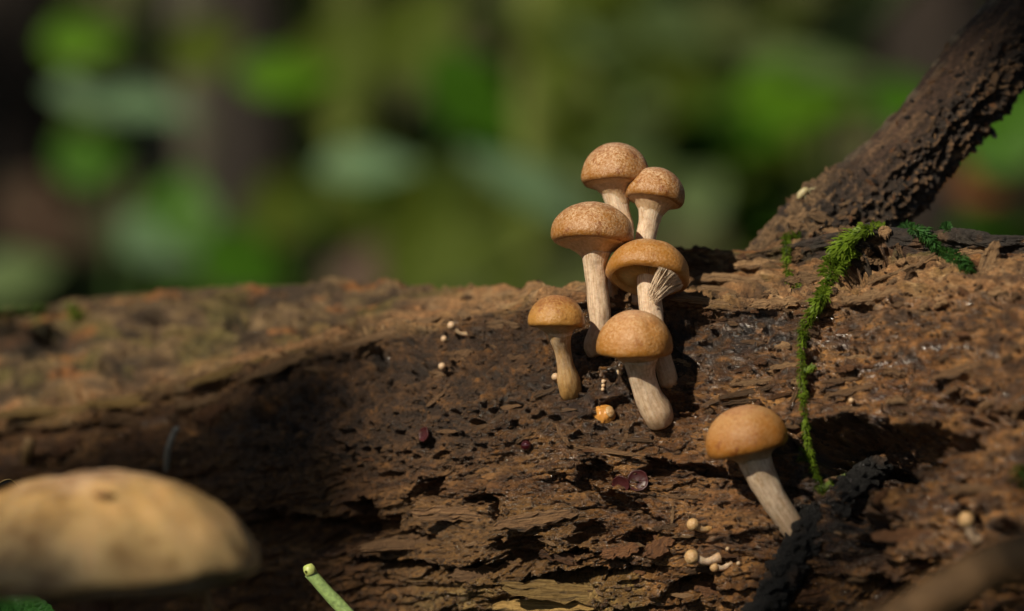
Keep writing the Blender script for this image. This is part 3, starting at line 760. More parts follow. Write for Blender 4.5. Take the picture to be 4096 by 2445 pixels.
def lay_chip(px, py, length_px, width_px, rot, mat, thick_px=None, tilt=0.0, lift=0.0, k=None, name='wood_sliver', parent=LOG, yaw=0.0, where=None):
    p, nn = where if where else hit(px, py)
    if p is None: return None
    sc = K * p.y
    k = random.randrange(8) if k is None else k
    thick_px = thick_px or width_px * 0.5
    ax = Vector((math.cos(math.radians(rot)), 0, math.sin(math.radians(rot))))
    nn = (nn * 0.6 + Vector((0, -1, 0)) * 0.7).normalized()
    ax = (ax - nn * ax.dot(nn)).normalized()
    if tilt: ax = (ax + nn * math.tan(math.radians(tilt))).normalized(); nn = (nn - ax * nn.dot(ax)).normalized()
    by = nn.cross(ax)
    o = bpy.data.objects.new(name, slab(k, mat))
    col.objects.link(o)
    Mx = Matrix((ax, by, nn)).transposed().to_4x4()
    S = Matrix.Diagonal((length_px * sc, width_px * sc, thick_px * sc, 1))
    pl = Vector(parent.location)
    o.parent = parent
    o.matrix_local = Matrix.Translation(p + nn * (thick_px * sc * (0.15 + lift)) - pl) @ Mx @ S
    return o

# the pieces one can pick out in the photograph
big = [
 (790, 1610, 190, 42, 14, M_TAN, 'wood_sliver'), (3580, 1487, 96, 46, 4, M_CHIP, 'wood_flake'), (2690, 1985, 250, 16, -3, M_CHIP, 'wood_sliver'),
 (2600, 1990, 120, 12, -24, M_CHIP, 'wood_sliver'), (2690, 2058, 70, 15, 84, M_TAN, 'wood_sliver'), (2660, 2110, 100, 22, 10, M_CHIP, 'wood_sliver'),
 (2270, 2370, 520, 80, -4, M_OCHRE, 'wood_plank'), (2180, 2430, 420, 60, -2, M_OCHRE, 'wood_plank'), (1940, 2300, 260, 76, -2, M_CHIP, 'wood_plank'),
 (1650, 2170, 420, 60, 8, M_CHIP, 'wood_plank'), (1820, 2050, 330, 56, 3, M_CHIP, 'wood_plank'), (2140, 2080, 330, 64, 10, M_CHIP, 'wood_plank'),
 (2120, 2200, 160, 60, 14, M_RED, 'wood_flake'), (2250, 2235, 190, 52, 0, M_RED, 'wood_flake'), (2480, 2210, 150, 60, 16, M_RED, 'wood_flake'),
 (2640, 2190, 160, 80, 60, M_RED, 'wood_flake'), (2830, 2280, 180, 22, 12, M_CHIP, 'wood_sliver'), (2860, 2360, 160, 70, -10, M_RED, 'wood_flake'),
 (2950, 1120, 330, 46, 2, M_TAN, 'wood_sliver'), (2900, 1165, 300, 34, -2, M_TAN, 'wood_sliver'), (3040, 1060, 200, 46, 8, M_TAN, 'wood_flake'), (2800, 1060, 160, 44, -8, M_CHIP, 'wood_flake'), (2830, 1210, 300, 34, -4, M_TAN, 'wood_sliver'),
 (3100, 1215, 190, 50, 6, M_TAN, 'wood_flake'), (3230, 1120, 170, 44, 5, M_TAN, 'wood_flake'), (3190, 1020, 70, 44, 50, M_CHIP, 'wood_flake'), (3480, 1195, 190, 44, 12, M_TAN, 'wood_flake'), (3560, 1175, 140, 36, 18, M_TAN, 'wood_sliver'), (3400, 1210, 40, 60, 88, M_TAN, 'wood_flake'),
 (3640, 1080, 230, 18, 34, M_TAN, 'wood_sliver'), (3560, 1100, 200, 16, 24, M_TAN, 'wood_sliver'), (3540, 930, 52, 50, 20, M_TAN, 'wood_flake'), (3390, 920, 70, 36, -10, M_TAN, 'wood_flake'), (3470, 1005, 50, 30, -50, M_CHIP, 'wood_flake'), (3600, 1005, 70, 26, -60, M_CHIP, 'wood_flake'),
 (3960, 1040, 160, 70, 70, M_TAN, 'wood_sliver'), (3930, 1000, 180, 50, 10, M_TAN, 'wood_flake'), (3330, 1330, 110, 24, 8, M_TAN, 'wood_sliver'), (3150, 1465, 140, 26, 8, M_TAN, 'wood_sliver'), (3060, 1370, 60, 20, 5, M_CHIP, 'wood_sliver'),
 (3420, 1640, 160, 34, 5, M_CHIP, 'wood_flake'), (3420, 1560, 220, 26, 10, M_CHIP, 'wood_sliver'), (3380, 1520, 200, 20, 8, M_CHIP, 'wood_sliver'), (3180, 1590, 90, 30, 80, M_CHIP, 'wood_sliver'), (3030, 1530, 230, 26, 12, M_TAN, 'wood_sliver'), (2980, 1570, 210, 22, 10, M_CHIP, 'wood_sliver'), (2960, 1610, 140, 26, 16, M_CHIP, 'wood_flake'),
 (3850, 1480, 260, 36, 14, M_CHIP, 'wood_sliver'), (3960, 1610, 130, 34, 45, M_CHIP, 'wood_sliver'), (3950, 1960, 330, 40, 4, M_CHIP, 'wood_plank'), (3620, 2150, 260, 60, 0, M_RED, 'wood_flake'), (3700, 2260, 200, 60, -10, M_RED, 'wood_flake'), (3520, 1990, 70, 30, 60, M_RED, 'wood_sliver'), (3300, 2380, 220, 80, 10, M_RED, 'wood_flake'),
 (1980, 1390, 44, 12, -20, M_TAN, 'wood_sliver'), (1750, 1500, 70, 30, 5, M_TAN, 'wood_flake'), (1850, 1430, 110, 60, 20, M_CHIP, 'wood_flake'), (2010, 1300, 160, 40, 8, M_TAN, 'wood_flake'), (1490, 1390, 110, 22, 50, M_TAN, 'wood_sliver'), (1280, 1480, 130, 24, -12, M_TAN, 'wood_sliver'),
 (1560, 1330, 420, 30, 16, M_TAN, 'wood_sliver'), (1150, 1450, 420, 40, 22, M_TAN, 'wood_sliver'), (900, 1490, 330, 34, 16, M_OCHRE, 'wood_sliver'), (560, 1600, 460, 40, 10, M_OCHRE, 'wood_sliver'), (200, 1650, 480, 46, 6, M_OCHRE, 'wood_sliver'), (500, 1680, 180, 60, 10, M_CHIP, 'wood_flake'), (850, 1660, 140, 70, 20, M_RED, 'wood_flake'), (290, 1770, 210, 60, 52, M_RED, 'wood_sliver'),
 (3320, 690 + 560, 90, 30, 30, M_TAN, 'wood_flake'), (2250, 1740, 110, 22, -60, M_CHIP, 'wood_sliver'), (2500, 1760, 90, 20, 78, M_CHIP, 'wood_sliver'), (2330, 1790, 480, 22, 4, M_CHIP, 'wood_sliver'), (2470, 1755, 300, 18, 2, M_CHIP, 'wood_sliver'),
]
for b_ in big:
    lay_chip(b_[0], b_[1], b_[2], b_[3], b_[4], b_[5], thick_px=min(b_[3] * 0.5, 34), name=b_[6], k=8 + random.randrange(8))
# smaller slivers strewn over the face
cnt = 0
while cnt < 190:
    px = rng.uniform(-100, 4150); py = rng.uniform(1000, 2440)
    rp = float(np.interp(px, ST, np.array(ROWS['R'])[:, 0]))
    if py < rp - 60 and px < 2500: 
        if rng.random() > 0.3: continue
    w = rng.uniform(8, 20) * (1.3 if px < 900 else 1)
    l = w * rng.uniform(2.0, 6.5)
    rot = rng.normal(8, 22)
    mat = [M_CHIP, M_RED, M_CHIP, M_TAN][int(rng.integers(0, 4))] if not (900 < px < 2350 and rp < py < 1800) else M_CHIP
    if lay_chip(px, py, l, w, rot, mat, tilt=rng.uniform(-5, 25), name='wood_sliver') is not None: cnt += 1

for _ in range(90):                                    # blocky bits of torn wood on the upper right
    px = rng.uniform(2700, 4150); py = rng.uniform(960, 1700)
    w = rng.uniform(14, 34); lay_chip(px, py, w * rng.uniform(1.2, 3.0), w, rng.normal(8, 25), [M_CHIP, M_TAN, M_RED, M_CHIP][int(rng.integers(0, 4))], thick_px=w * rng.uniform(.5, .9), tilt=rng.uniform(-10, 30), name='wood_flake', k=8 + random.randrange(8))

# crumbs of rot: far too many to count
ico = np.array([(0, 0, 1), (0.9, 0, 0.3), (0.28, 0.85, 0.35), (-0.72, 0.52, 0.4), (-0.72, -0.52, 0.35), (0.28, -0.85, 0.4), (0.72, 0.52, -0.4), (-0.28, 0.85, -0.4), (-0.9, 0, -0.4), (-0.28, -0.85, -0.4), (0.72, -0.52, -0.4), (0, 0, -1)])
icf = np.array([(0,1,2),(0,2,3),(0,3,4),(0,4,5),(0,5,1),(1,6,2),(2,7,3),(3,8,4),(4,9,5),(5,10,1),(2,6,7),(3,7,8),(4,8,9),(5,9,10),(1,10,6),(11,7,6),(11,8,7),(11,9,8),(11,10,9),(11,6,10)])
cv, cf = [], []
k = 0
for t in range(15000):
    if k >= 9000: break
    px = rng.uniform(-50, 4150); py = rng.uniform(1000, 2445)
    rp = float(np.interp(px, ST, np.array(ROWS['R'])[:, 0]))
    if py < rp: 
        if rng.random() > 0.25: continue
    p, nn = hit(px, py)
    if p is None: continue
    r = K * p.y * rng.uniform(2.0, 7.5) * (1 + 1.0 * (rng.random() > 0.93))
    s = ico * (1 + 0.3 * rng.normal(size=(12, 1))) * np.array([rng.uniform(.7, 1.8), rng.uniform(.6, 1.1), rng.uniform(.5, 1.0)]) * r
    cv.append(s + np.array(p) + np.array(nn) * r * 0.25); cf.append(icf + 12 * k); k += 1
crumbs = mesh_np('rot_crumbs', np.vstack(cv), np.vstack(cf), M_CRUMB, None, lo, smooth_sh=False)
child_of(crumbs, LOG); tag(crumbs, kind='stuff')

# ------------------------------------------------------------------ the dead branch rising from the log
bp = [(2985, 1120, 0.396, 60), (3150, 1010, 0.397, 140), (3330, 900, 0.398, 195), (3480, 790, 0.399, 190), (3640, 630, 0.400, 176), (3800, 450, 0.401, 170), (3960, 260, 0.402, 168), (4110, 90, 0.403, 166), (4330, -200, 0.405, 162), (4700, -700, 0.41, 150), (5200, -1400, 0.42, 130)]
NBU, NBV = 780, 290
pp = spline([[*P(a, b, c), w * K * c] for a, b, c, w in bp], NBU)
path, rad = pp[:, :3], pp[:, 3]
T = np.gradient(path, axis=0); T /= np.linalg.norm(T, axis=1)[:, None]
Nn = np.array([0, -1.0, 0]) - T * (T @ np.array([0, -1.0, 0]))[:, None]; Nn /= np.linalg.norm(Nn, axis=1)[:, None]
Bn = np.cross(T, Nn)
th = np.linspace(0, 2 * np.pi, NBV, endpoint=False)
L = np.concatenate([[0], np.cumsum(np.linalg.norm(np.diff(path, axis=0), axis=1))]) * 1000
BU = L[:, None] + 0 * th[None, :]
cx_, cy_ = np.cos(th)[None, :] * 6.2 + 0 * BU, np.sin(th)[None, :] * 6.2 + 0 * BU     # mm round the branch
dirs = np.cos(th)[None, :, None] * Nn[:, None, :] + np.sin(th)[None, :, None] * Bn[:, None, :]
upness = dirs[..., 2] * 0.75 - dirs[..., 0] * 0.66                                # upper left flank is smoother bark
under = smooth(0.62, -0.1, upness) if False else 1 - smooth(-0.15, 0.62, upness + 0.18 * vnoise(BU / 5, cx_ / 4, cy_ / 4, 401))
under = np.maximum(under, 1 - smooth(16, 27, BU + 3 * vnoise(BU / 4, cx_ / 4, cy_ / 4, 402)))
n1 = vnoise(BU / 9, cx_ / 3, cy_ / 3, 411); n2 = vnoise(BU / 2.2, cx_ / 1.5, cy_ / 1.5, 412); n3 = vnoise(BU / 1.0, cx_ / 0.8, cy_ / 0.8, 413); n4 = vnoise(BU / 0.5, cx_ / 0.45, cy_ / 0.45, 414)
gr = vnoise(BU / 7, cx_ / 0.7, cy_ / 0.7, 415)
Dm = 0.55 * n1 + under * (0.55 * n2 + 0.80 * n3 + 0.62 * n4 - 0.9 * smooth(0.2, 0.55, vnoise(BU / 1.6, cx_ / 1.2, cy_ / 1.2, 416))) + (1 - under) * (0.22 * gr + 0.12 * n3 + 0.25 * n2)
RB = rad[:, None] * 1000 * (1 + 0.05 * np.sin(2 * th[None, :] + BU / 14)) + Dm
VB = path[:, None, :] + (RB / 1000)[..., None] * dirs
cb = np.zeros((NBU, NBV, 3)) + C(.075, .040, .024)
cb = mixa(cb, C(.15, .085, .045), smooth(-0.1, 0.5, gr) * (1 - under)); cb = mixa(cb, C(.20, .155, .10), smooth(0.05, 0.5, n2 + 0.3 * gr) * (1 - under) * smooth(0.75, 1.0, upness + 0.1 * n1))
cb = mixa(cb, C(.024, .016, .011), under * 0.8); cb = mixa(cb, C(.17, .095, .045), under * smooth(0.15, 0.6, n3 + 0.6 * n4))
cb = mixa(cb, C(.26, .16, .08), (1 - smooth(14, 24, BU + 3 * n2)) * smooth(-0.3, 0.4, n3 + n1) * 0.8)
cb = np.clip(cb * 1.15 * (0.8 + 0.45 * n4)[..., None], 0.005, 0.7)
b0 = P(3330, 950, 0.398)
BR = empty('dead_branch', b0, 'dark crumbling dead branch slanting up from the top of the log', 'branch')
br = mesh_np('wood', VB.reshape(-1, 3), grid_faces(NBU, NBV, wrap_v=True), M_BRANCH, None, tuple(b0), cols=cb.reshape(-1, 3), wet=np.full(NBU * NBV, 0.25)); child_of(br, BR)
bvb = BVHTree.FromPolygons([tuple(v) for v in VB.reshape(-1, 3)], grid_faces(NBU, NBV, wrap_v=True).tolist())
def hitb(px, py):
    loc, nn, idx, d = bvb.ray_cast(Vector((0, 0, H)), ray(px, py))
    return (loc, nn if nn.dot(ray(px, py)) < 0 else -nn) if loc else (None, None)
for (px, py, l, w, rot, mt, tl) in [(3975, 330, 90, 28, 80, M_CHIP, 10), (4000, 350, 70, 10, 14, M_TAN, 20), (3730, 500, 60, 18, 80, M_CHIP, 20), (3990, 505, 70, 30, -60, M_BLACK, 45), (3970, 530, 60, 26, -80, M_BLACK, 40),
        (3420, 590, 60, 22, 60, M_CHIP, 30), (3300, 880, 150, 34, -8, M_TAN, 5), (3220, 905, 130, 30, -12, M_TAN, 5), (3330, 925, 120, 30, -4, M_TAN, 5), (3150, 940, 130, 26, 20, M_CHIP, 5), (3250, 860, 110, 22, 14, M_CHIP, 5),
        (3160, 975, 120, 30, 10, M_TAN, 5), (3420, 820, 120, 24, 10, M_CHIP, 8), (3390, 870, 110, 20, 16, M_CHIP, 8), (3620, 810, 50, 16, 70, M_CHIP, 20), (3700, 745, 45, 14, 60, M_CHIP, 25), (3100, 985, 110, 28, 28, M_CHIP, 6)]:
    p, nn = hitb(px, py)
    if p is not None: lay_chip(px, py, l, w, rot, mt, tilt=tl, name='bark_flake', parent=BR, where=(p, nn))
for _ in range(170):
    t = rng.random(); q = path[int(55 + t * 460)]
    ppx = 2048 + q[0] / (K * q[1]) + rng.normal(0, 90); ppy = 1222.5 + (H - q[2]) / (K * q[1]) + rng.normal(20, 100)
    p, nn = hitb(ppx, ppy)
    if p is not None: lay_chip(ppx, ppy, rng.uniform(14, 50), rng.uniform(6, 16), rng.uniform(0, 180), [M_CHIP, M_BLACK, M_CHIP, M_RED][int(rng.integers(0, 4))], tilt=rng.uniform(0, 45), name='bark_flake', parent=BR, where=(p, nn))

# black rotten root running down over the log in front of the lone mushroom
rt = [(3600, 1800, .380, 44), (3500, 1880, .372, 56), (3390, 1985, .3650, 62), (3285, 2090, .3632, 76), (3200, 2200, .3630, 74), (3130, 2320, .3635, 64), (3070, 2430, .364, 62), (3000, 2560, .366, 72), (2960, 2700, .37, 62)]
q = spline([[*P(a, b, c), w * K * c] for a, b, c, w in rt], 170)
V, F, uv = tube_np(q[:, :3], q[:, 3], 72, rough=0.42, seed=5, freq=3.6)
rc = vnoise(V[:, 0] * 900, V[:, 1] * 900, V[:, 2] * 900, 77)[:, None]; rn = vnoise(V[:, 0] * 300, V[:, 1] * 300, V[:, 2] * 300, 78)[:, None]
V = V + 0.0005 * np.stack([vnoise(V[:, 0] * 1100 + 5, V[:, 1] * 1100, V[:, 2] * 1100, s) for s in (1, 2, 3)], -1)
rcol = np.clip(np.array([[.008, .007, .007]]) * (1 + 0.5 * rc) + np.array([[.09, .045, .02]]) * np.clip(rn - 0.15, 0, 1), 0.004, 1)
root = mesh_np('rotten_root', V, F, M_LOG, None, tuple(q[0, :3]), cols=rcol, wet=np.full(len(V), 0.35)); child_of(root, LOG)
root['label'] = 'black wet root strip running down the face of the log'

# ------------------------------------------------------------------ mushrooms
CAM = Vector((0, 0, H))
def lathe_np(prof, seg, seed=0, wob=0.03, mm=1.0):
    """prof: (n,2) of r,z in unit radius; returns verts (local), faces, uv."""
    prof = np.asarray(prof, float); n = len(prof)
    th = np.linspace(0, 2 * np.pi, seg, endpoint=False)
    w = 1 + wob * (vnoise(np.cos(th) * 1.3 + 3.1 * seed, np.sin(th) * 1.3, seed=seed) + 0.6 * vnoise(np.cos(th) * 3.1, np.sin(th) * 3.1 + 7 * seed, seed=seed + 1))
    R = prof[:, 0:1] * w[None, :]
    Z = prof[:, 1:2] + 0 * th[None, :] + wob * 0.8 * prof[:, 0:1] ** 2 * vnoise(np.cos(th) * 1.7 + 9, np.sin(th) * 1.7 + seed, seed=seed + 5)[None, :]
    V = np.stack([R * np.cos(th)[None, :], R * np.sin(th)[None, :], Z], -1)
    s = np.concatenate([[0], np.cumsum(np.linalg.norm(np.diff(prof, axis=0), axis=1))]); s /= s[-1]
    uv = np.stack([np.repeat(s[:, None], seg, 1), np.repeat((th / 6.2832)[None, :], n, 0)], -1)
    return V.reshape(-1, 3), grid_faces(n, seg, wrap_v=True), uv.reshape(-1, 2)

def axes_from(tilt_right, tilt_back):
    """Rotation: cap axis up, leaning right (deg) in the picture and back (deg) away from the lens."""
    return Matrix.Rotation(math.radians(tilt_right), 3, 'Y') @ Matrix.Rotation(math.radians(-tilt_back), 3, 'X')

def mushroom(label, capc, Rpx, h, tilt, back, stem_px, Ytop, cap_mat, stem_mat, seed, under='veil', group=None, squash=1.0, base_hit=True, Ybase=None, name='mushroom', seg=72, inroll=0.20, neck=(0.33, 0.9), mound=2.0):
    """capc: pixel of the cap's widest-ring centre; stem_px: (x,y,width) from the cap down to the foot."""
    sc = K * Ytop; R = Rpx * sc
    c = P(capc[0], capc[1], Ytop)
    rot = axes_from(tilt, back)
    fx, fy, fw = stem_px[-1]
    if base_hit:
        p, nn = hit(fx, fy)
        Ybase = p.y if p else Ytop
        Ybase += fw * 0.18 * K * Ybase
    foot = P(fx, fy, Ybase)
    root = empty(name, foot, label, 'mushroom', group)
    # cap: dome, rolled-in margin
    a = np.linspace(0.0, 1.0, 26)
    rr = np.sin(a * np.pi / 2) ** 0.98; zz = h * np.cos(a * np.pi / 2) ** (2.0 / mound)
    pr = [(max(r_, 1e-4), z_) for r_, z_ in zip(rr, zz)]
    pr += [(0.995, -0.06), (0.975, -0.12), (0.94, -0.165), (0.895, -0.19), (0.85, -inroll)]
    V, F, uv = lathe_np(pr, seg, seed)
    V[:, 1] *= squash
    V += 0.012 * np.stack([vnoise(V[:, 0] * 3 + seed, V[:, 1] * 3, V[:, 2] * 3, s) for s in (1, 2, 3)], -1)
    def place(V): return (np.array(rot) @ (V * R).T).T + np.array(c)
    cap = mesh_np('cap', place(V), F, cap_mat, None, tuple(c), uv=uv); child_of(cap, root)
    # stem
    n = len(stem_px); pts = []
    for i, (x, y, w) in enumerate(stem_px):
        f = i / (n - 1)
        Yi = Ytop + (Ybase - Ytop) * f ** 1.3
        pts.append([*P(x, y, Yi), 0.5 * w * K * Yi])
    pts = pts[::-1]
    q = spline(pts, 60)
    rad_ = np.maximum(q[:, 3], 1e-5)
    e = np.linspace(0, 1, 60)
    rad_ = rad_ * np.where(e < 0.06, np.sqrt(np.clip(1 - ((0.06 - e) / 0.06) ** 2, 0.05, 1)), 1)
    V, F, uv = tube_np(q[:, :3], rad_, 40, rough=0.06, seed=seed, freq=1.5)
    st = mesh_np('stem', V, F, stem_mat, None, tuple(foot), uv=uv); child_of(st, root)
    # underside
    if under == 'veil':
        nd = neck[1]; s0 = nd - inroll
        pn = place(np.array([[0, 0, -nd]]))[0]; ii = int(np.argmin(np.abs(q[:, 2] - pn[2]))); off = q[ii, :3] - pn; nk = rad_[ii] / R
        up = [(0.85, -inroll), (0.78, -inroll - 0.03)] + [(nk + (0.70 - nk) * (1 - t) ** 2.2, -inroll - 0.03 - s0 * t) for t in (0.05, 0.18, 0.34, 0.52, 0.74)] + [(nk * 0.98, -nd), (nk * 0.72, -nd - 0.12)]
        V, F, uv = lathe_np(spline(np.array(up), 26), seg, seed); V[:, 1] *= squash
        V += 0.018 * np.stack([vnoise(V[:, 0] * 5 + seed, V[:, 1] * 5, V[:, 2] * 5, s) for s in (4, 5, 6)], -1) * (V[:, 0:1] ** 2 + V[:, 1:2] ** 2 < 0.68)
        W_ = place(V) + off[None, :] * smooth(inroll * 0.9, nd, -V[:, 2])[:, None]
        v = mesh_np('veil', W_, F, M_VEIL, None, tuple(c), uv=uv); child_of(v, cap)
    else:
        up = [(0.85, -inroll), (0.83, -inroll + 0.05), (0.80, -0.03), (0.70, 0.06), (0.5, 0.10), (0.25, 0.10), (0.02, 0.10)]
        V, F, uv = lathe_np(up, seg, seed); V[:, 1] *= squash
        v = mesh_np('cap_flesh', place(V), F, M_GILL, None, tuple(c), uv=uv); child_of(v, cap)
        gvs, gfs = [], []
        for g in range(64):
            an = g / 64 * 2 * np.pi; d = np.array([math.cos(an), math.sin(an), 0]); w_ = np.array([-math.sin(an), math.cos(an), 0]) * 0.008
            rs = np.linspace(0.22, 0.81, 6); lo_ = np.array([-0.10, -0.16, -0.17, -0.15, -0.11, -0.05])
            q_ = []
            for s in (-1, 1):
                for r_, l_ in zip(rs, lo_): q_.append(d * r_ + s * w_ + np.array([0, 0, 0.09 if r_ < .7 else 0.0])); q_.append(d * r_ + s * w_ * 0.4 + np.array([0, 0, l_]))
            q_ = np.array(q_); fs = []
            for s in range(2):
                for i in range(5): fs.append([s*12+2*i, s*12+2*i+2, s*12+2*i+3, s*12+2*i+1])
            for i in range(5): fs.append([2*i+1, 2*i+3, 12+2*i+3, 12+2*i+1])
            gfs.append(np.array(fs) + 24 * g); gvs.append(q_)
        gl = mesh_np('gills', place(np.vstack(gvs)), np.vstack(gfs), M_GILL, None, tuple(c), smooth_sh=False); child_of(gl, cap)
    return root, place, cap, c, R

G = 'small brown mushrooms growing on the log'
mushroom('speckled tan mushroom at the very top of the cluster, tallest of all', (2463, 716), 138, 1.06, 2, 11, [(2462, 770, 110), (2468, 805, 96), (2485, 860, 74), (2506, 920, 62), (2500, 990, 58), (2468, 1070, 54), (2450, 1150, 52), (2446, 1235, 56)], 0.3835, M_CAPA, M_STEM, 3, group=G, neck=(0.36, 0.78))
mushroom('small speckled mushroom leaning over, just below the topmost one', (2618, 786), 120, 0.98, 11, 12, [(2604, 830, 104), (2602, 856, 96), (2594, 900, 82), (2582, 950, 84), (2578, 1000, 88), (2574, 1090, 84), (2570, 1180, 84), (2566, 1230, 90)], 0.3815, M_CAPA, M_STEM, 4, group=G, neck=(0.40, 0.85))
m3 = mushroom('wide-capped speckled mushroom with torn veil and a long pale stem', (2370, 945), 167, 0.82, 4, 11, [(2386, 1000, 124), (2382, 1030, 108), (2382, 1070, 94), (2390, 1150, 88), (2396, 1230, 90), (2400, 1300, 80), (2384, 1345, 74), (2374, 1385, 78), (2392, 1425, 70)], 0.3775, M_CAPA, M_STEM, 5, group=G, neck=(0.33, 0.62))
m4 = mushroom('amber mushroom whose lifted cap edge shows gills and silky veil threads', (2592, 1096), 167, 0.80, 9, 25, [(2590, 1085, 88), (2592, 1130, 86), (2598, 1190, 94), (2606, 1250, 92), (2624, 1340, 80), (2648, 1430, 74), (2668, 1500, 78), (2680, 1555, 70)], 0.3745, M_CAPB, M_STEM, 6, under='gills', group=G)
mushroom('smooth amber round-capped mushroom in front, thick stem swelling at the foot', (2540, 1392), 152, 1.0, 0, -4, [(2560, 1430, 150), (2562, 1465, 122), (2572, 1520, 108), (2596, 1590, 114), (2628, 1650, 122), (2650, 1700, 104)], 0.3695, M_CAPB, M_STEM, 7, group=G, inroll=0.17, neck=(0.40, 0.5))
mushroom('smallest capped mushroom of the cluster with amber foot and brown crown', (2224, 1288), 114, 0.95, 2, 3, [(2240, 1322, 104), (2240, 1350, 90), (2250, 1400, 66), (2262, 1460, 68), (2274, 1520, 90), (2282, 1560, 92), (2284, 1585, 70)], 0.3735, M_CAPC, M_STEMA, 8, group=G, inroll=0.17, neck=(0.38, 0.62))
mushroom('lone orange-brown mushroom with slanting pale stem beside the black root', (2988, 1770), 168, 0.88, -13, -2, [(3010, 1800, 140), (3024, 1850, 134), (3046, 1905, 122), (3090, 1990, 108), (3140, 2065, 104), (3190, 2140, 96), (3230, 2190, 90)], 0.3625, M_CAPE, M_STEM, 9, group=G, inroll=0.19, neck=(0.42, 0.42))
# the veil threads of the open-gilled one
tv, tf, nvv = [], [], 0
_, place4, cap4, c4, R4 = m4
for i in range(110):
    an = rng.uniform(-1.35, 0.15)                       # right and front of the rim
    r0 = np.array([math.cos(an) * 0.88, math.sin(an) * 0.88, -0.19]); r1 = np.array([math.cos(an + rng.normal(0, .12)) * 0.26, math.sin(an) * 0.26, -0.62 + rng.normal(0, .1)])
    mid = (r0 + r1) / 2 + np.array([0, 0, 0.07 + rng.normal(0, .03)])
    qq = spline(place4(np.stack([r0, mid, r1])), 7)
    V, F, uv = tube_np(qq, rng.uniform(0.000025, 0.00006), 4)
    tv.append(V); tf.append(F + nvv); nvv += len(V)
vt = mesh_np('veil_threads', np.vstack(tv), np.vstack(tf), plain('veil_thread', (0.74, 0.58, 0.42), 0.4), None, tuple(c4)); child_of(vt, cap4); tag(vt, kind='stuff')
# big pale cap low on the left, well in front of the log
Y8 = 0.322
big_c = P(385, 2181, Y8)
g8 = Vector((P(385, 2600, Y8).x, Y8, 0.0))
BM = empty('mushroom', g8, 'large flat pale-ochre mushroom standing on the ground before the log', 'mushroom')
pr = [(1e-4, 0.452), (0.10, 0.45), (0.22, 0.437), (0.36, 0.41), (0.5, 0.365), (0.62, 0.305), (0.74, 0.225), (0.84, 0.14), (0.92, 0.045), (0.975, -0.04), (1.0, -0.10), (0.985, -0.135), (0.94, -0.14), (0.88, -0.12)]
V, F, uv = lathe_np(spline(np.array(pr), 60), 128, 21, 0.035)
V[:, 2] += 0.04 * vnoise(V[:, 0] * 2.2 + 3, V[:, 1] * 2.2, seed=33) + 0.012 * vnoise(V[:, 0] * 7 + 3, V[:, 1] * 7, seed=34)
R8 = 655 * K * Y8
rot8 = axes_from(-1.0, -3)
pl8 = lambda V: (np.array(rot8) @ (V * R8).T).T + np.array(big_c)
o = mesh_np('cap', pl8(V), F, M_CAPD, None, tuple(big_c), uv=uv); child_of(o, BM)
V, F, uv = lathe_np([(0.88, -0.12), (0.80, -0.08), (0.6, -0.06), (0.3, -0.08), (0.12, -0.14), (0.08, -0.2)], 128, 21, 0.035)
o = mesh_np('gill_disc', pl8(V), F, M_VEIL, None, tuple(big_c), uv=uv); child_of(o, BM)
V, F, uv = lathe_np([(0.95, -0.142), (0.925, -0.185), (0.89, -0.18), (0.88, -0.12)], 128, 22, 0.05)
o = mesh_np('margin_fringe', pl8(V), F, M_WHITE, None, tuple(big_c), uv=uv); child_of(o, BM)
o = tube_obj('stem', spline([[big_c.x + 0.0, Y8, big_c.z - 0.002], [g8.x + 0.0005, Y8, 0.02], [g8.x, Y8, -0.004]], 24), 76 * K * Y8, M_STEMD, BM, 24, rough=0.06)
sp = np.array(pl8(np.array([[0.137, -0.50, 0.372]])))[0]
V, F, uv = lathe_np([(1e-4, 0.22), (0.5, 0.2), (1.0, 0.0), (0.8, -0.3)], 20, 3, 0.15)
o = mesh_np('scar', V * 44 * K * Y8 + sp, F, plain('scar_brown', (0.16, 0.07, 0.02), 0.6), None, tuple(sp)); child_of(o, BM)

# ------------------------------------------------------------------ pin-head mushrooms and other small fungi
def pin(label, head, r, foot, wst, mat=M_PIN, smat=M_STEM, lift=None, name='mushroom_pin', cat='mushroom', group='pin-head mushrooms just sprouting'):
    p, nn = hit(*foot)
    if p is None: return
    Yf = p.y
    ph, _ = hit(*head)
    Yh = min(Yf, ph.y if ph else Yf) - r * K * Yf * (1.1 if lift is None else lift)
    f0 = P(foot[0], foot[1], Yf + 0.0003); h0 = P(head[0], head[1], Yh)
    root_ = empty(name, f0, label, cat, group)
    R_ = r * K * Yh
    ax = (h0 - f0).normalized()
    rot = ax.to_track_quat('Z', 'Y').to_matrix()
    pr = [(1e-3, 1.0), (0.35, 0.95), (0.68, 0.75), (0.92, 0.42), (1.0, 0.05), (0.92, -0.35), (0.72, -0.62), (0.45, -0.8)]
    V, F, uv = lathe_np(spline(np.array(pr), 18), 32, int(head[0]), 0.05)
    o = mesh_np('head', (np.array(rot) @ (V * R_).T).T + np.array(h0), F, mat, None, tuple(h0), uv=uv); child_of(o, root_)
    md = (f0 + h0) / 2 + Vector((0, 0, -0.15 * (h0 - f0).length))
    q = spline([[*f0, wst * 0.6 * K * Yf], [*md, wst * 0.45 * K * Yf], [*h0, wst * 0.6 * K * Yf]], 20)
    o = tube_obj('stem', q[:, :3], q[:, 3], smat, root_, 16, rough=0.08); 
    return root_
pin('pin-head mushroom pushing out sideways below the lone mushroom, topmost of three', (2772, 2098), 25, (2840, 2112), 30, smat=M_STEMA)
pin('pale pin-head mushroom with thick white stem, biggest of the three low pins', (2768, 2228), 30, (2878, 2230), 34)
pin('small pin-head mushroom with flat scarred tip under the biggest pin', (2858, 2270), 19, (2925, 2252), 24)
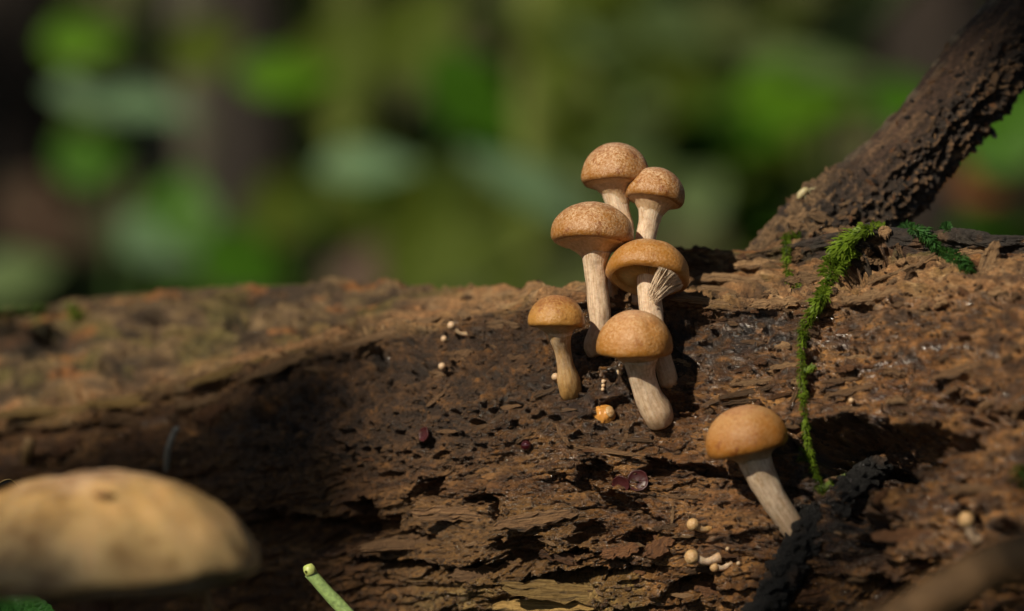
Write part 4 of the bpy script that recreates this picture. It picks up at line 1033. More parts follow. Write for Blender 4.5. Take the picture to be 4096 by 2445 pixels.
pin('cream pin-head mushroom sprouting from a dark hollow in the log', (3866, 2080), 32, (3905, 2160), 40)
pin('white pinhead stuck to the amber foot of the smallest capped mushroom', (2222, 1508), 16, (2236, 1532), 16, M_WHITE, M_WHITE)
pin('curled white sprout on the pale lip of the log', (1806, 1302), 17, (1868, 1338), 18, M_WHITE, M_WHITE)
pin('tiny white bead-like sprout below the curled white sprout', (1776, 1356), 13, (1790, 1364), 10, M_WHITE, M_WHITE)
pin('tiny white sprout on a pale chip among the dark rot', (1768, 1466), 15, (1780, 1480), 14, M_WHITE, M_WHITE)
pin('single tiny white sprout between the two lowest cluster stems', (2482, 1494), 9, (2470, 1480), 8, M_WHITE, M_WHITE)
pin('tiny white sprout, upper one of a short beaded row', (2414, 1526), 9, (2424, 1524), 8, M_WHITE, M_WHITE)
pin('tiny white sprout, middle one of a short beaded row', (2413, 1543), 8, (2422, 1543), 8, M_WHITE, M_WHITE)
pin('tiny white sprout, lowest of a short beaded row', (2411, 1558), 8, (2420, 1558), 8, M_WHITE, M_WHITE)
pin('tiny cream bead sprout beside the small scarred pin', (2954, 2254), 9, (2962, 2262), 8, M_WHITE, M_WHITE)
pin('tiny cream sprout above the biggest low pin', (2910, 2196), 8, (2916, 2206), 7, M_WHITE, M_WHITE)
pin('shiny white speck of fungus on the wet wood near the moss', (3405, 1602), 11, (3412, 1606), 8, M_WHITE, M_WHITE)

p, nn = hit(2418, 1658)
p = p - Vector((0, 0.0006, 0))
OB = empty('fungus_button', p, 'wet orange button fungus below the cluster', 'fungus')
V, F, uv = lathe_np(spline(np.array([(1e-3, 0.8), (0.5, 0.72), (0.9, 0.4), (1.05, 0.0), (0.9, -0.4), (0.6, -0.6)]), 18), 48, 5, 0.14)
V += 0.10 * np.stack([vnoise(V[:, 0] * 3.5, V[:, 1] * 3.5, V[:, 2] * 3.5, s) for s in (1, 2, 3)], -1)
rt_ = Vector((0.15, -0.9, 0.35)).normalized().to_track_quat('Z', 'Y').to_matrix()
o = mesh_np('body', (np.array(rt_) @ (V * 42 * K * p.y).T).T + np.array(p), F, M_ORANGE, None, tuple(p), uv=uv); child_of(o, OB)
V2 = ico * np.array([[0.42, 0.5, 0.25]]) * 42 * K * p.y
pp_ = p + Vector((0.5, -0.7, 0.28)) * 42 * K * p.y
V, F, uv = lathe_np([(1e-3, 0.5), (0.5, 0.45), (0.9, 0.2), (1.0, 0.0), (0.8, -0.2)], 24, 8, 0.1)
o = mesh_np('pale_cap', (np.array(Vector((0.6, -0.7, 0.35)).normalized().to_track_quat('Z', 'Y').to_matrix()) @ (V * 24 * K * p.y).T).T + np.array(pp_), F, M_PIN, None, tuple(pp_), uv=uv); child_of(o, OB)

def cup(label, px, py, r, face_dir, mat=M_CUP, name='cup_fungus'):
    p, nn = hit(px, py)
    p = p - Vector((0, r * K * p.y * 0.25, 0))
    V, F, uv = lathe_np(spline(np.array([(1e-3, 0.10), (0.4, 0.08), (0.75, 0.14), (0.93, 0.24), (1.0, 0.18), (0.98, 0.0), (0.8, -0.25), (0.45, -0.5), (0.05, -0.6)]), 26), 48, int(px), 0.07)
    rot = Vector(face_dir).normalized().to_track_quat('Z', 'Y').to_matrix()
    o = mesh_np(name, (np.array(rot) @ (V * r * K * p.y).T).T + np.array(p), F, mat, None, tuple(p), uv=uv)
    return tag(o, label, 'fungus', 'wine-red jelly cups on the log')
cup('wine-red jelly disc touching a slightly larger one in a dark cleft', 2484, 1938, 37, (-0.35, -0.85, -0.2))
cup('round wine-red jelly disc, larger of the touching pair', 2552, 1922, 43, (-0.1, -0.95, 0.15))
cup('single wine-red jelly cup standing alone on the dark rot', 1698, 1738, 30, (-0.75, -0.6, 0.15))
p, nn = hit(2105, 1782)
p = p - Vector((0, 0.0004, 0))
V, F, uv = lathe_np(spline(np.array([(1e-3, 1.0), (0.5, 0.86), (0.86, 0.5), (1.0, 0.0), (0.86, -0.5), (0.5, -0.86)]), 20), 32, 2, 0.03)
o = mesh_np('slime_mould_bead', V * 22 * K * p.y + np.array(p), F, M_BEAD, None, tuple(p), uv=uv)
tag(o, 'glossy dark red bead glinting on the dark rot', 'fungus')

# ------------------------------------------------------------------ moss
def moss(label, paths, mat, density=1.0, seed=0, lay=None, name='moss_strand', group='creeping moss strands on the log'):
    """paths: lists of (px, py, half-width px). One plant: stems and a mass of tiny leaves."""
    r = np.random.default_rng(seed)
    V_, F_, nv_ = [], [], 0
    first = None; stems = []
    for pth in paths:
        pts = []
        for x, y, w in pth:
            p, nn = hit(x, y)
            pp2, _ = hitb(x, y)
            if p is None or (pp2 is not None and pp2.y < p.y): p = pp2 if pp2 is not None else p
            if p is None: p = P(x, y, pts[-1][1] if pts else (lay or 0.38)); p = p + Vector((0, 0.0008, 0))
            pts.append([p.x, p.y, p.z, w * K * p.y])
        Ys = np.array([q_[1] for q_ in pts]); Ys = np.minimum(Ys, np.convolve(np.pad(Ys, 1, mode='edge'), [.25, .5, .25], 'valid'))
        pts2 = []
        for (x, y, w), Yv in zip(pth, Ys):
            Yv = Yv - 0.0006 - 0.25 * w * K * Yv
            pts2.append([*P(x, y, Yv), w * K * Yv])
        q = spline(pts2, max(8, 14 * len(pts2)))
        if first is None: first = Vector(q[0, :3])
        stems.append(q)
        Ltot = np.sum(np.linalg.norm(np.diff(q[:, :3], axis=0), axis=1))
        nl = int(Ltot * 1000 * 32 * density * (0.45 + np.mean(q[:, 3]) * 1000 * 0.85))
        Tq = np.gradient(q[:, :3], axis=0); Tq /= np.linalg.norm(Tq, axis=1)[:, None] + 1e-12
        for _ in range(nl):
            f = r.random() * (len(q) - 1.001); i = int(f); c_ = q[i, :3] + (q[i + 1, :3] - q[i, :3]) * (f - i); w = q[i, 3]
            t = Tq[i]
            side = r.normal(size=3); side[1] = -abs(side[1]) * 0.8; side -= t * side.dot(t); side /= np.linalg.norm(side)
            off = side * w * r.random() ** 0.7 * 0.75 * (0.7 + 0.3 * math.sin(f * 0.55 + seed))
            Lf = r.uniform(0.6, 1.25) * (0.00048 + 0.40 * w); wd = Lf * r.uniform(0.11, 0.18)
            d = t * r.uniform(0.1, 0.7) + side * r.uniform(0.6, 1.1); d /= np.linalg.norm(d)
            up = np.cross(d, t); up /= np.linalg.norm(up) + 1e-9
            hook = t * 0.25 - side * 0.25 + np.array([0, 0, -0.12])
            a0 = c_ + off; a1 = a0 + d * Lf * 0.45; a2 = a0 + (d + 0.5 * hook) * Lf
            nn_ = np.cross(d, up)
            V_.append(np.stack([a0 - up * wd * 0.4, a0 + up * wd * 0.4, a1 + up * wd + nn_ * wd * 0.3, a1 - up * wd + nn_ * wd * 0.3, a1 - nn_ * wd * 0.2, a2]))
            F_.append(np.array([(0, 4, 3), (0, 1, 4), (1, 2, 4), (3, 4, 5), (4, 2, 5)]) + nv_); nv_ += 6
    rt_ = empty(name, first, label, 'moss', group)
    for q in stems:
        tube_obj('stem', q[:, :3], np.maximum(q[:, 3] * 0.14, 0.00009), M_MOSSD, rt_, 8)
    o = mesh_np('leaves', np.vstack(V_), np.vstack(F_), mat, None, tuple(first)); child_of(o, rt_); tag(o, kind='stuff')
    return rt_
moss('short bright green moss strand hooked over the pale splintered wood', [[(3205, 946, 16), (3160, 940, 18), (3140, 955, 20), (3143, 1000, 20), (3148, 1050, 20), (3150, 1090, 18), (3165, 1122, 18), (3195, 1145, 14)]], M_MOSS, 1.0, 1)
moss('long green moss runner trailing from the top of the log down to the root', [
    [(3530, 902, 22), (3480, 915, 30), (3430, 935, 40), (3385, 965, 52), (3350, 1010, 62), (3330, 1060, 58), (3320, 1100, 42), (3305, 1150, 34), (3285, 1190, 40), (3255, 1240, 34), (3230, 1290, 28), (3212, 1350, 22), (3204, 1420, 18), (3204, 1500, 16), (3212, 1580, 18), (3216, 1660, 14), (3226, 1740, 14), (3236, 1810, 18), (3256, 1880, 16), (3286, 1965, 22)],
    [(3330, 1010, 40), (3395, 1000, 44), (3410, 1030, 34)], [(3335, 1060, 40), (3390, 1075, 34)], [(3216, 1490, 12), (3250, 1470, 14)], [(3215, 1300, 14), (3190, 1330, 14)], [(3236, 1820, 12), (3196, 1800, 12)], [(3240, 1850, 12), (3190, 1830, 12)],
    [(3286, 1965, 18), (3330, 1935, 16), (3380, 1915, 18), (3425, 1890, 14), (3470, 1868, 10)]], M_MOSS, 0.9, 2)
moss('blue-green moss strand running over the top edge beyond the long runner', [[(3608, 908, 20), (3650, 915, 30), (3695, 935, 34), (3725, 965, 26), (3755, 1000, 20), (3790, 1015, 26), (3830, 1035, 36), (3860, 1060, 34), (3880, 1095, 20)]], M_MOSSB, 0.9, 3)
moss('tiny moss tuft perched on the log top by the blue-green strand', [[(3765, 915, 14), (3785, 905, 18), (3792, 925, 14)]], M_MOSSB, 1.2, 4)
moss('dim green moss tuft low on the log beside the foreground twig', [[(4060, 1870, 40), (4085, 1900, 50), (4120, 1930, 40)]], M_MOSSD, 0.7, 5)
moss('soft green moss tuft on the far end of the log top', [[(270, 1232, 30), (300, 1240, 38), (310, 1265, 26)]], M_MOSS, 0.6, 6)
moss('dark olive moss cushion on the far end of the log', [[(-120, 1262, 40), (0, 1252, 40), (110, 1246, 34), (190, 1240, 26)]], M_MOSSD, 0.6, 7)

# ------------------------------------------------------------------ foreground odds and ends
# cut green stalk
q = [P(1238, 2290, .3745), P(1300, 2360, .3745), P(1385, 2450, .3745), P(1560, 2640, .374), P(1800, 2900, .373), P(2150, 3560, .371)]
q[-1].z = -0.003
SK = empty('green_stalk', q[-1], 'cut pale green plant stalk slanting up before the log', 'stalk')
sp_ = spline([list(a) for a in q], 50)
o = tube_obj('stalk', sp_, np.linspace(24, 32, 50) * K * .3745, M_STALK, SK, 24, rough=0.05)
tq = spline([list(P(1233, 2268, .3745)), list(P(1226, 2262, .3745)), list(P(1236, 2288, .3742))], 3)
o = tube_obj('cut_tip', [list(P(1231, 2264, .3745)), list(P(1236, 2276, .3743)), list(P(1246, 2296, .3743))], np.array([19, 24, 25]) * K * .3745, M_STALKTIP, SK, 24, rough=0.06)
pd = P(1224, 2288, .3735)
V, F, uv = lathe_np(spline(np.array([(1e-3, 1.0), (0.7, 0.7), (1.0, 0.0), (0.7, -0.7), (1e-3, -1)]), 14), 20, 2, 0.0)
mg, ntg, bgd = nodes_of('water_drop'); bgd.inputs['Transmission Weight'].default_value = 1.0; bgd.inputs['Roughness'].default_value = 0.02; bgd.inputs['IOR'].default_value = 1.33
o = mesh_np('water_drop', V * 5 * K * .3735 + np.array(pd), F, mg, None, tuple(pd)); child_of(o, SK)

def leaf_np(length, width, fold=0.15, droop=0.25, nx=16, ny=6, tooth=0.0, seed=0):
    """Ovate leaf along +x from the petiole, z up; with thickness."""
    xs = np.linspace(0, 1, nx); ys = np.linspace(-1, 1, 2 * ny + 1)
    prof = np.sin(np.pi * xs ** 0.8) ** 0.85 * (1 - 0.25 * xs); prof = np.maximum(prof, 0.012)
    if tooth: prof = prof * (1 + tooth * (np.arange(nx) % 2))
    X, Yv = np.meshgrid(xs, ys, indexing='ij')
    Z = fold * width * np.abs(Yv) * prof[:, None] - droop * length * X ** 2 + 0.03 * width * vnoise(X * 5 + seed, Yv * 2, seed=seed)
    V = np.stack([X * length, Yv * prof[:, None] * width / 2, Z], -1).reshape(-1, 3)
    F = grid_faces(nx, 2 * ny + 1)
    uv = np.stack([X, Yv * 0.5 + 0.5], -1).reshape(-1, 2)
    n = len(V); th_ = length * 0.004
    V2 = np.vstack([V, V - np.array([0, 0, th_])])
    F2 = np.vstack([F, (F + n)[:, ::-1]])
    return V2, F2, np.vstack([uv, uv])

def place_leaf(name, p, length, width, direction, face, mat, parent, **kw):
    """p = petiole end; direction = where the tip points; face = the way its upper side looks."""
    x = Vector(direction).normalized(); z = Vector(face); z = (z - x * z.dot(x)).normalized(); y = z.cross(x)
    V, F, uv = leaf_np(length, width, **kw)
    Rm = np.array([list(x), list(y), list(z)]).T
    o = mesh_np(name, (Rm @ V.T).T + np.array(p), F, mat, None, tuple(p), uv=uv)
    if parent is not None: child_of(o, parent)
    return o

# toothed green leaf at the foot of the picture, and its sprig
lp = P(190, 2620, .3725)
fl = Vector((lp.x, .374, 0.0))
FL = empty('seedling', fl, 'glossy dark green toothed leaf on a sprig beneath the big pale mushroom', 'plant')
tube_obj('stem', spline([[fl.x, .374, -0.003], [fl.x - 0.001, .3735, 0.018], list(lp)], 16), 0.0006, M_STALK, FL, 10)
place_leaf('leaf', lp, 350 * K * .3725, 250 * K * .3725, P(-10, 2335, .3725) - lp, (0.35, -0.75, 0.55), L_FRONT, FL, tooth=0.05, fold=0.2, droop=0.05, nx=26)
place_leaf('leaf', lp + Vector((0.0005, 0.001, -0.002)), 0.012, 0.007, (0.8, 0.1, 0.1), (0, -0.4, 0.9), L_FRONT, FL, tooth=0.05)
tube_obj('bud_stalk', spline([list(P(40, 2480, .374)), list(P(14, 2400, .3735)), list(P(10, 2335, .373))], 12), np.linspace(12, 20, 12) * K * .373, M_STALK, FL, 12)

# blurred twig across the lower right corner
q = [P(3330, 2680, .298), P(3560, 2510, .297), P(3760, 2380, .296), P(3960, 2270, .295), P(4180, 2190, .293), P(4700, 2030, .288)]
TW = empty('fallen_twig', (q[0].x, q[0].y, 0.0), 'thick brown twig leaning across the corner before the log', 'twig')
sp_ = spline([[q[0].x - 0.02, .300, 0.0]] + [list(a) for a in q], 60)
tube_obj('wood', sp_, np.linspace(84, 92, 60) * K * .296, M_TWIG, TW, 28, rough=0.12, seed=4, freq=1.6)

# forked dry needle under the big cap
a0 = P(600, 2275, .335); a1 = P(720, 2320, .336); a2 = P(830, 2356, .337); a3 = P(840, 2460, .337); a4 = P(960, 2700, .338)
a4.z = 0.0
FN = empty('dry_needle', a4, 'forked dry brown needle poking out beneath the big pale cap', 'twig')
tube_obj('needle', spline([list(a4), list(a3), list(P(770, 2385, .3365)), list(a1), list(a0)], 30), 15 * K * .336, M_TWIGP, FN, 8)
tube_obj('fork', spline([list(P(650, 2290, .3352)), list(P(740, 2320, .335)), list(a2)], 12), np.linspace(16, 18, 12) * K * .336, M_TWIGP, FN, 8)

# thin grey stalk and pale stub on the log at the left
p, nn = hit(668, 1880)
tag(tube_obj('grey_stalk', spline([list(p), list(P(672, 1800, p.y - .003)), list(P(700, 1725, p.y - .004)), list(P(716, 1716, p.y - .004))], 20), 13 * K * .41, M_GREYSTEM, None, 10), 'short grey dried stalk standing on the dark flank of the log', 'stalk')
p, nn = hit(110, 1850)
tag(tube_obj('pale_stalk', spline([list(p), list(P(112, 1800, p.y - .004)), list(P(122, 1758, p.y - .005))], 16), 24 * K * .43, M_TWIGP, None, 10, rough=0.1), 'stubby pale stalk behind the big pale mushroom', 'stalk')
# curled black scrap at the left edge
cc = P(34, 1945, .375)
CU = empty('curled_leaf_scrap', P(-60, 1990, .375), 'curled black leaf scrap with a golden rim behind the big pale cap', 'leaf')
pts = [P(-80, 1965, .375), P(-30, 1950, .3745), P(10, 1925, .374), P(38, 1918, .374), P(60, 1930, .3745), P(78, 1952, .375)]
qq = spline([list(a) for a in pts], 30)
tube_obj('rim', qq, 2.6 * K * .375, M_RIM, CU, 6)
nx = len(qq); wv = np.array([0.0, 0.0006, -1.0]); dpt = np.linspace(40, 24, nx) * K * .375
V = np.concatenate([qq + [0, 0.0001, 0], qq + wv * dpt[:, None] + np.array([-0.0004, 0.0006, 0]), qq + [0, 0.0005, 0], qq + wv * dpt[:, None] + np.array([-0.0004, 0.0010, 0])])
F = np.vstack([[[i, i + 1, nx + i + 1, nx + i], [2*nx + i, 3*nx + i, 3*nx + i + 1, 2*nx + i + 1], [i, 2*nx + i, 2*nx + i + 1, i + 1], [nx + i, nx + i + 1, 3*nx + i + 1, 3*nx + i]] for i in range(nx - 1)])
o = mesh_np('blade', V, F, M_CURL, None, tuple(qq[0])); child_of(o, CU)
p, nn = hit(-60, 1985)
tube_obj('stalk', spline([list(p), list(P(-110, 1975, .39)), list(pts[0])], 10), 6 * K * .375, M_CURL, CU, 6)

# little pale bristly insect on the branch foot
p, nn = hitb(3215, 800)
if p is None: p = P(3215, 800, .397)
ib = P(3207, 776, p.y)
BG = empty('springtail', p, 'tiny pale bristly insect sitting on the foot of the branch', 'insect')
sp_ = spline([list(P(3194, 795, p.y)), list(P(3203, 779, p.y)), list(P(3220, 764, p.y)), list(P(3232, 760, p.y))], 20)
rad_ = np.array([9, 15, 15, 9]); rad_ = spline(rad_[:, None], 20)[:, 0]
tube_obj('body', sp_, rad_ * K * p.y, M_BUG, BG, 14)
for k in range(6):
    s = sp_[5 + 2 * k]; e = s + np.array([0.0004 + 0.00018 * k, (-1) ** k * 0.0005, -0.0009 + 0.0002 * k])
    tube_obj('leg', [list(s), list((s + e) / 2 + np.array([0.0003, 0, 0.0002])), list(e)], 1.5 * K * p.y, M_BUG, BG, 5)
for k in range(2):
    s = sp_[-1]; tube_obj('antenna', [list(s), list(s + np.array([0.0006, (k - .5) * 0.0006, 0.0003])), list(s + np.array([0.0013, (k - .5) * 0.001, 0.0004]))], 1.2 * K * p.y, M_BUG, BG, 5)

# ------------------------------------------------------------------ woodland behind, far out of focus
# openings cut into the leaf canopy to shape where the sun reaches the log and some leaves behind it
GAPS = [((0.006, 0.378, H + 0.004), 0.11, 0.065), ((-0.055, 0.44, H - 0.008), 0.10, 0.035), ((-0.04, 0.322, 0.062), 0.06, 0.025)] + [(tuple(P(a, b, c)), w, w) for a, b, c, w in
    ((330, 165, 1.75, .10), (1150, 300, 1.95, .12), (3180, 360, 1.65, .14), (1900, 410, 1.7, .12), (2130, 760, 1.7, .13), (1480, 665, 1.7, .12), (500, 405, 1.75, .12), (1340, 250, 3.4, .3), (2110, 300, 3.2, .3), (2300, 600, 4.6, .5), (730, 500, 3.6, .25), (4030, 500, 1.55, .12), (1700, 100, 4.5, .4), (2900, 600, 4.6, .5), (3300, 900, 4.6, .4), (1500, 700, 5.2, 1.0), (3000, 700, 5.2, .8), (1700, 900, 4.4, .4), (600, 950, 2.0, .16), (2500, 500, 2.9, .22), (3050, 700, 3.1, .25), (1750, 900, 2.8, .22), (2250, 200, 2.8, .2), (1000, 900, 2.9, .2))]
def in_gap(c_, ext):
    for g, rx_, rz_ in GAPS:
        t = (c_[1] - g[1]) / SUN_DIR.y
        if t < 0: continue
        if ((c_[0] - SUN_DIR.x * t - g[0]) / (rx_ + ext)) ** 2 + ((c_[2] - SUN_DIR.z * t - g[2]) / (rz_ + ext)) ** 2 < 1: return True
    return False
def shade_shrub():
    """Shrub added unseen behind the lens to shade the log; its gaps let sun through in patches."""
    r = np.random.default_rng(5)
    c0_ = np.array([0.0, 0.378, H]) + np.array(SUN_DIR) * 1.7
    root_ = empty('shrub', (c0_[0] - 0.1, c0_[1], float(ground_z(c0_[0], c0_[1]))), 'leafy shrub added out of view to shade the log', 'shrub')
    holes = [((0.044, 0.376, H + 0.008), 0.080, 0.042, 1.0), ((-0.055, 0.44, H - 0.008), 0.10, 0.024, 1.0), ((-0.042, 0.3745, 0.044), 0.012, 0.008, 1.0), ((0.06, 0.30, 0.045), 0.02, 0.006, 0.8), ((0.061, 0.345, 0.057), 0.014, 0.009, 1.0), ((-0.072, 0.3725, 0.042), 0.012, 0.008, 1.0), ((0.010, 0.376, 0.043), 0.034, 0.012, 1.0), ((-0.036, 0.322, 0.062), 0.038, 0.014, 1.0), ((0.05, 0.36, 0.06), 0.03, 0.012, 0.7)]  # leaves are left out along these sun paths to shape the light patches
    V_, n_ = [], 0
    for k in range(13000):
        c_ = c0_ + r.normal(0, 1, 3) * np.array([0.24, 0.24, 0.19])
        if c_[2] < 0.45: continue
        d = r.normal(size=3); d /= np.linalg.norm(d); s_ = np.cross(d, r.normal(size=3)); s_ /= np.linalg.norm(s_)
        Lf = r.uniform(0.022, 0.04); m_ = c_ + d * Lf * .5; out = False
        for g, rx_, rz_, pr_ in holes:
            t = (m_[1] - g[1]) / SUN_DIR.y
            e_ = ((m_[0] - SUN_DIR.x * t - g[0]) / (rx_ + Lf * .3)) ** 2 + ((m_[2] - SUN_DIR.z * t - g[2]) / (rz_ + Lf * .3)) ** 2
            if e_ < 1 and r.random() < pr_: out = True
        if out: continue
        V_.append(np.stack([c_, m_ + s_ * Lf * .3, c_ + d * Lf, m_ - s_ * Lf * .3])); n_ += 1
    o = mesh_np('foliage', np.vstack(V_), np.arange(4 * n_).reshape(-1, 4), L_DARK, None, tuple(c0_)); child_of(o, root_); tag(o, kind='stuff')
    for k in range(5):
        an = k * 1.3; e = c0_ + np.array([math.cos(an) * 0.28 - 0.1, math.sin(an) * 0.2 - 0.12, -0.28 - 0.03 * k])
        b_ = np.array([c0_[0] - 0.1, c0_[1], 0.0])
        tube_obj('stem', spline([list(b_), list((b_ + e) / 2 + np.array([-0.06, -0.05, 0])), list(e)], 14), np.linspace(0.009, 0.003, 14), M_TWIG, root_, 8)
shade_shrub()  # added out of view only to block and pattern the sun
def tree(label, px, Y, wpx, mat, lean=0.0, hgt=5.0, crown=(2.6, 4.6, 1.0, 1.0), seed=0, leaf=L_DARK, nleaf=1400, at=None, group='tree trunks standing behind the log'):
    x = (px - 2048) * K * Y if at is None else at[0]; gz = float(ground_z(x, Y))
    r = np.random.default_rng(seed)
    root_ = empty('tree', (x, Y, gz), label, 'tree', group)
    R = 0.5 * wpx * K * Y if at is None else 0.5 * at[1]
    pts = []
    for i in range(7):
        f = i / 6
        pts.append([x + lean * f * hgt + 0.03 * r.normal() * f, Y + 0.03 * r.normal() * f, gz - 0.05 + f * hgt, R * (1.35 if i == 0 else 1.0 - 0.62 * f)])
    q = spline(pts, 60)
    tube_obj('trunk', q[:, :3], q[:, 3], mat, root_, 28, rough=0.07, seed=seed, freq=1.3)
    top_ = q[-1, :3]
    for k in range(5):
        i = int(r.integers(34, 58)); an = r.uniform(0, 6.28); s = q[i, :3]
        e = s + np.array([math.cos(an), math.sin(an), 0.7]) * r.uniform(0.5, 1.0)
        tube_obj('limb', spline([list(s), list((s + e) / 2 + [0, 0, -0.05]), list(e)], 10), np.linspace(q[i, 3] * 0.5, 0.006, 10), mat, root_, 8, rough=0.08)
    V_, F_ = [], []
    nk_ = 0
    cl = [top_ + r.normal(0, 1, 3) * np.array([0.55, 0.55, 0.5]) * crown[2] + [0, 0, -0.3] for _ in range(26)]
    for k in range(nleaf):
        c_ = cl[int(r.integers(0, 26))] + r.normal(0, 0.17 * crown[2], 3)
        d = r.normal(size=3); d /= np.linalg.norm(d); s_ = np.cross(d, r.normal(size=3)); s_ /= np.linalg.norm(s_)
        Lf = r.uniform(0.07, 0.13) * crown[3]; wd = Lf * 0.28
        if in_gap(c_ + d * Lf * .5, Lf * 0.45): continue
        V_.append(np.stack([c_, c_ + d * Lf * .5 + s_ * wd, c_ + d * Lf, c_ + d * Lf * .5 - s_ * wd])); F_.append(np.arange(4)[None] + 4 * nk_); nk_ += 1
    o = mesh_np('crown', np.vstack(V_), np.vstack(F_), leaf, None, tuple(top_)); child_of(o, root_); tag(o, kind='stuff')
    return root_
tree('grey-barked tree trunk beside the very dark one', 730, 3.2, 300, B_GREY, 0.004, seed=1)
tree('almost black tree trunk between grey and mossy ones', 1020, 2.9, 270, B_DARK, -0.003, seed=2)
tree('mossy yellow-green tree trunk right of the dark trunk', 1340, 3.4, 270, B_MOSSY, 0.006, seed=3)
tree('slender mossy sapling behind the mushroom cluster', 2110, 3.2, 130, B_MOSSY, 0.02, hgt=4.2, seed=4)
tree('dim olive-barked tree trunk behind the mushroom cluster', 2420, 4.2, 260, B_OLIVE, 0.002, seed=5)
tree('broad shadowy tree trunk behind the dead branch', 3780, 3.1, 420, B_DARK, 0.0, seed=6)
tree('slim olive tree trunk between cluster and branch', 2960, 4.4, 170, B_OLIVE, 0.01, seed=7)
tree('dark tree trunk near the far end of the log', 40, 3.0, 380, B_DARK, 0.0, seed=8)

for k, (tx, ty, hg) in enumerate(((-4.6, -1.2, 5.4), (-3.2, -4.6, 6.0), (-5.6, -4.0, 6.2), (-0.8, -3.4, 5.6), (-2.0, 1.6, 5.8), (1.6, -1.2, 5.6), (3.4, 1.6, 5.6), (1.6, 3.6, 6.0), (-3.4, 4.6, 6.0), (3.2, -3.6, 6.0), (4.8, 4.4, 6.0), (-6.5, 1.2, 6.0), (0.6, 1.6, 6.4))):  # unseen trees added to hold back sky light and dapple the sun
    tree('tall leafy tree added out of view to shade the scene', 0, ty, 0, B_OLIVE, 0.0, hgt=hg, crown=(0, 0, 2.2, 2.6), seed=50 + k, nleaf=1900, at=(tx, 0.16), group='leafy trees added around to shade the scene')

def plant(label, foot_px, Y, leaves, name='understory_plant', stem_mat=M_MOSSD):
    """leaves: (centre px, py, length px, width px, turn deg, face, material)"""
    x = (foot_px - 2048) * K * Y; gz = float(ground_z(x, Y))
    root_ = empty(name, (x, Y, gz), label, 'plant', 'leafy plants behind the log')
    ys = sorted(l[1] for l in leaves)
    topz = H - (ys[0] - 1222.5) * K * Y + 0.01
    st = spline([[x, Y + 0.02, gz - 0.01], [x + 0.004, Y + 0.02, (gz + topz) / 2], [x - 0.003, Y + 0.02, topz]], 24)
    tube_obj('stem', st, np.linspace(0.004, 0.002, 24), stem_mat, root_, 8)
    for k, (cx, cy, l, w, rot, fc, mt) in enumerate(leaves):
        a = math.radians(rot); d = Vector((math.cos(a), 0.15, math.sin(a)))
        Yk = Y + ((k * 37) % 7 - 3) * 0.006
        c_ = P(cx, cy, Yk); Lm = l * K * Yk; p0 = c_ - d * Lm * 0.5
        i = int(np.argmin(np.abs(st[:, 2] - (p0.z - 0.01))))
        tube_obj('petiole', spline([list(st[i]), list((Vector(st[i]) + p0) / 2 + Vector((0, 0, 0.006))), list(p0)], 8), 0.0008, stem_mat, root_, 6)
        place_leaf('leaf', p0, Lm, w * K * Yk, d, fc, mt, root_, fold=0.12, droop=0.06, seed=k)
F_UP = (0.1, -0.75, 0.65); F_FR = (-0.1, -0.95, 0.25)
plant('leafy plant with one sky-sheen coloured leaf between two bright green ones', 420, 1.75, [(330, 165, 330, 240, 5, F_FR, L_BRIGHT), (500, 405, 620, 260, -8, F_UP, L_TEAL), (370, 620, 330, 300, 20, F_FR, L_GREEN), (820, 190, 330, 300, 30, F_FR, L_OLIVE)])
plant('leafy plant with one vivid green leaf before the dark trunk', 1240, 1.95, [(1150, 300, 420, 220, 3, F_FR, L_BRIGHT), (1330, 250, 500, 420, 80, F_FR, L_OLIVE)])
plant('leafy plant with one deep green and two sky-sheen coloured leaves behind the cluster', 1760, 1.7, [(1900, 410, 520, 330, -48, F_FR, L_GREEN), (2130, 760, 640, 240, -28, F_UP, L_TEAL), (1480, 665, 430, 230, 4, F_UP, L_TEAL), (1680, 120, 480, 420, 60, F_FR, L_OLIVE), (1720, 1000, 480, 360, 60, F_FR, L_OLIVE)])
plant('leafy plant with a broad drooping bright leaf between cluster and branch', 3350, 1.65, [(3190, 385, 520, 300, -4, F_FR, L_BRIGHT), (3260, 270, 620, 230, -3, F_UP, L_PALE), (3620, 400, 330, 240, 12, F_FR, L_GREEN)])
plant('leafy plant with rusty dying leaf behind the dead branch', 3990, 1.55, [(4030, 500, 460, 420, 50, F_FR, L_GREEN), (3960, 700, 360, 260, 20, F_FR, L_RUST), (4010, 905, 460, 150, 6, F_UP, L_GREEN)])
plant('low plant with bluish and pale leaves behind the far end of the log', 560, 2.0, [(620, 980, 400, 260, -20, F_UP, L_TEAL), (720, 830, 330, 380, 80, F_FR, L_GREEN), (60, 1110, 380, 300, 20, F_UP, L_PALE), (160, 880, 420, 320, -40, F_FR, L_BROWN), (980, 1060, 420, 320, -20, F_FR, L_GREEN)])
plant('low olive-leaved plant behind the middle of the log', 1500, 2.2, [(1180, 830, 420, 330, 10, F_FR, L_OLIVE), (1520, 1080, 520, 300, 30, F_UP, L_BROWN), (1280, 1000, 300, 260, 0, F_FR, L_BROWN), (1880, 920, 420, 420, 80, F_FR, L_OLIVE)])
rb = np.random.default_rng(17)
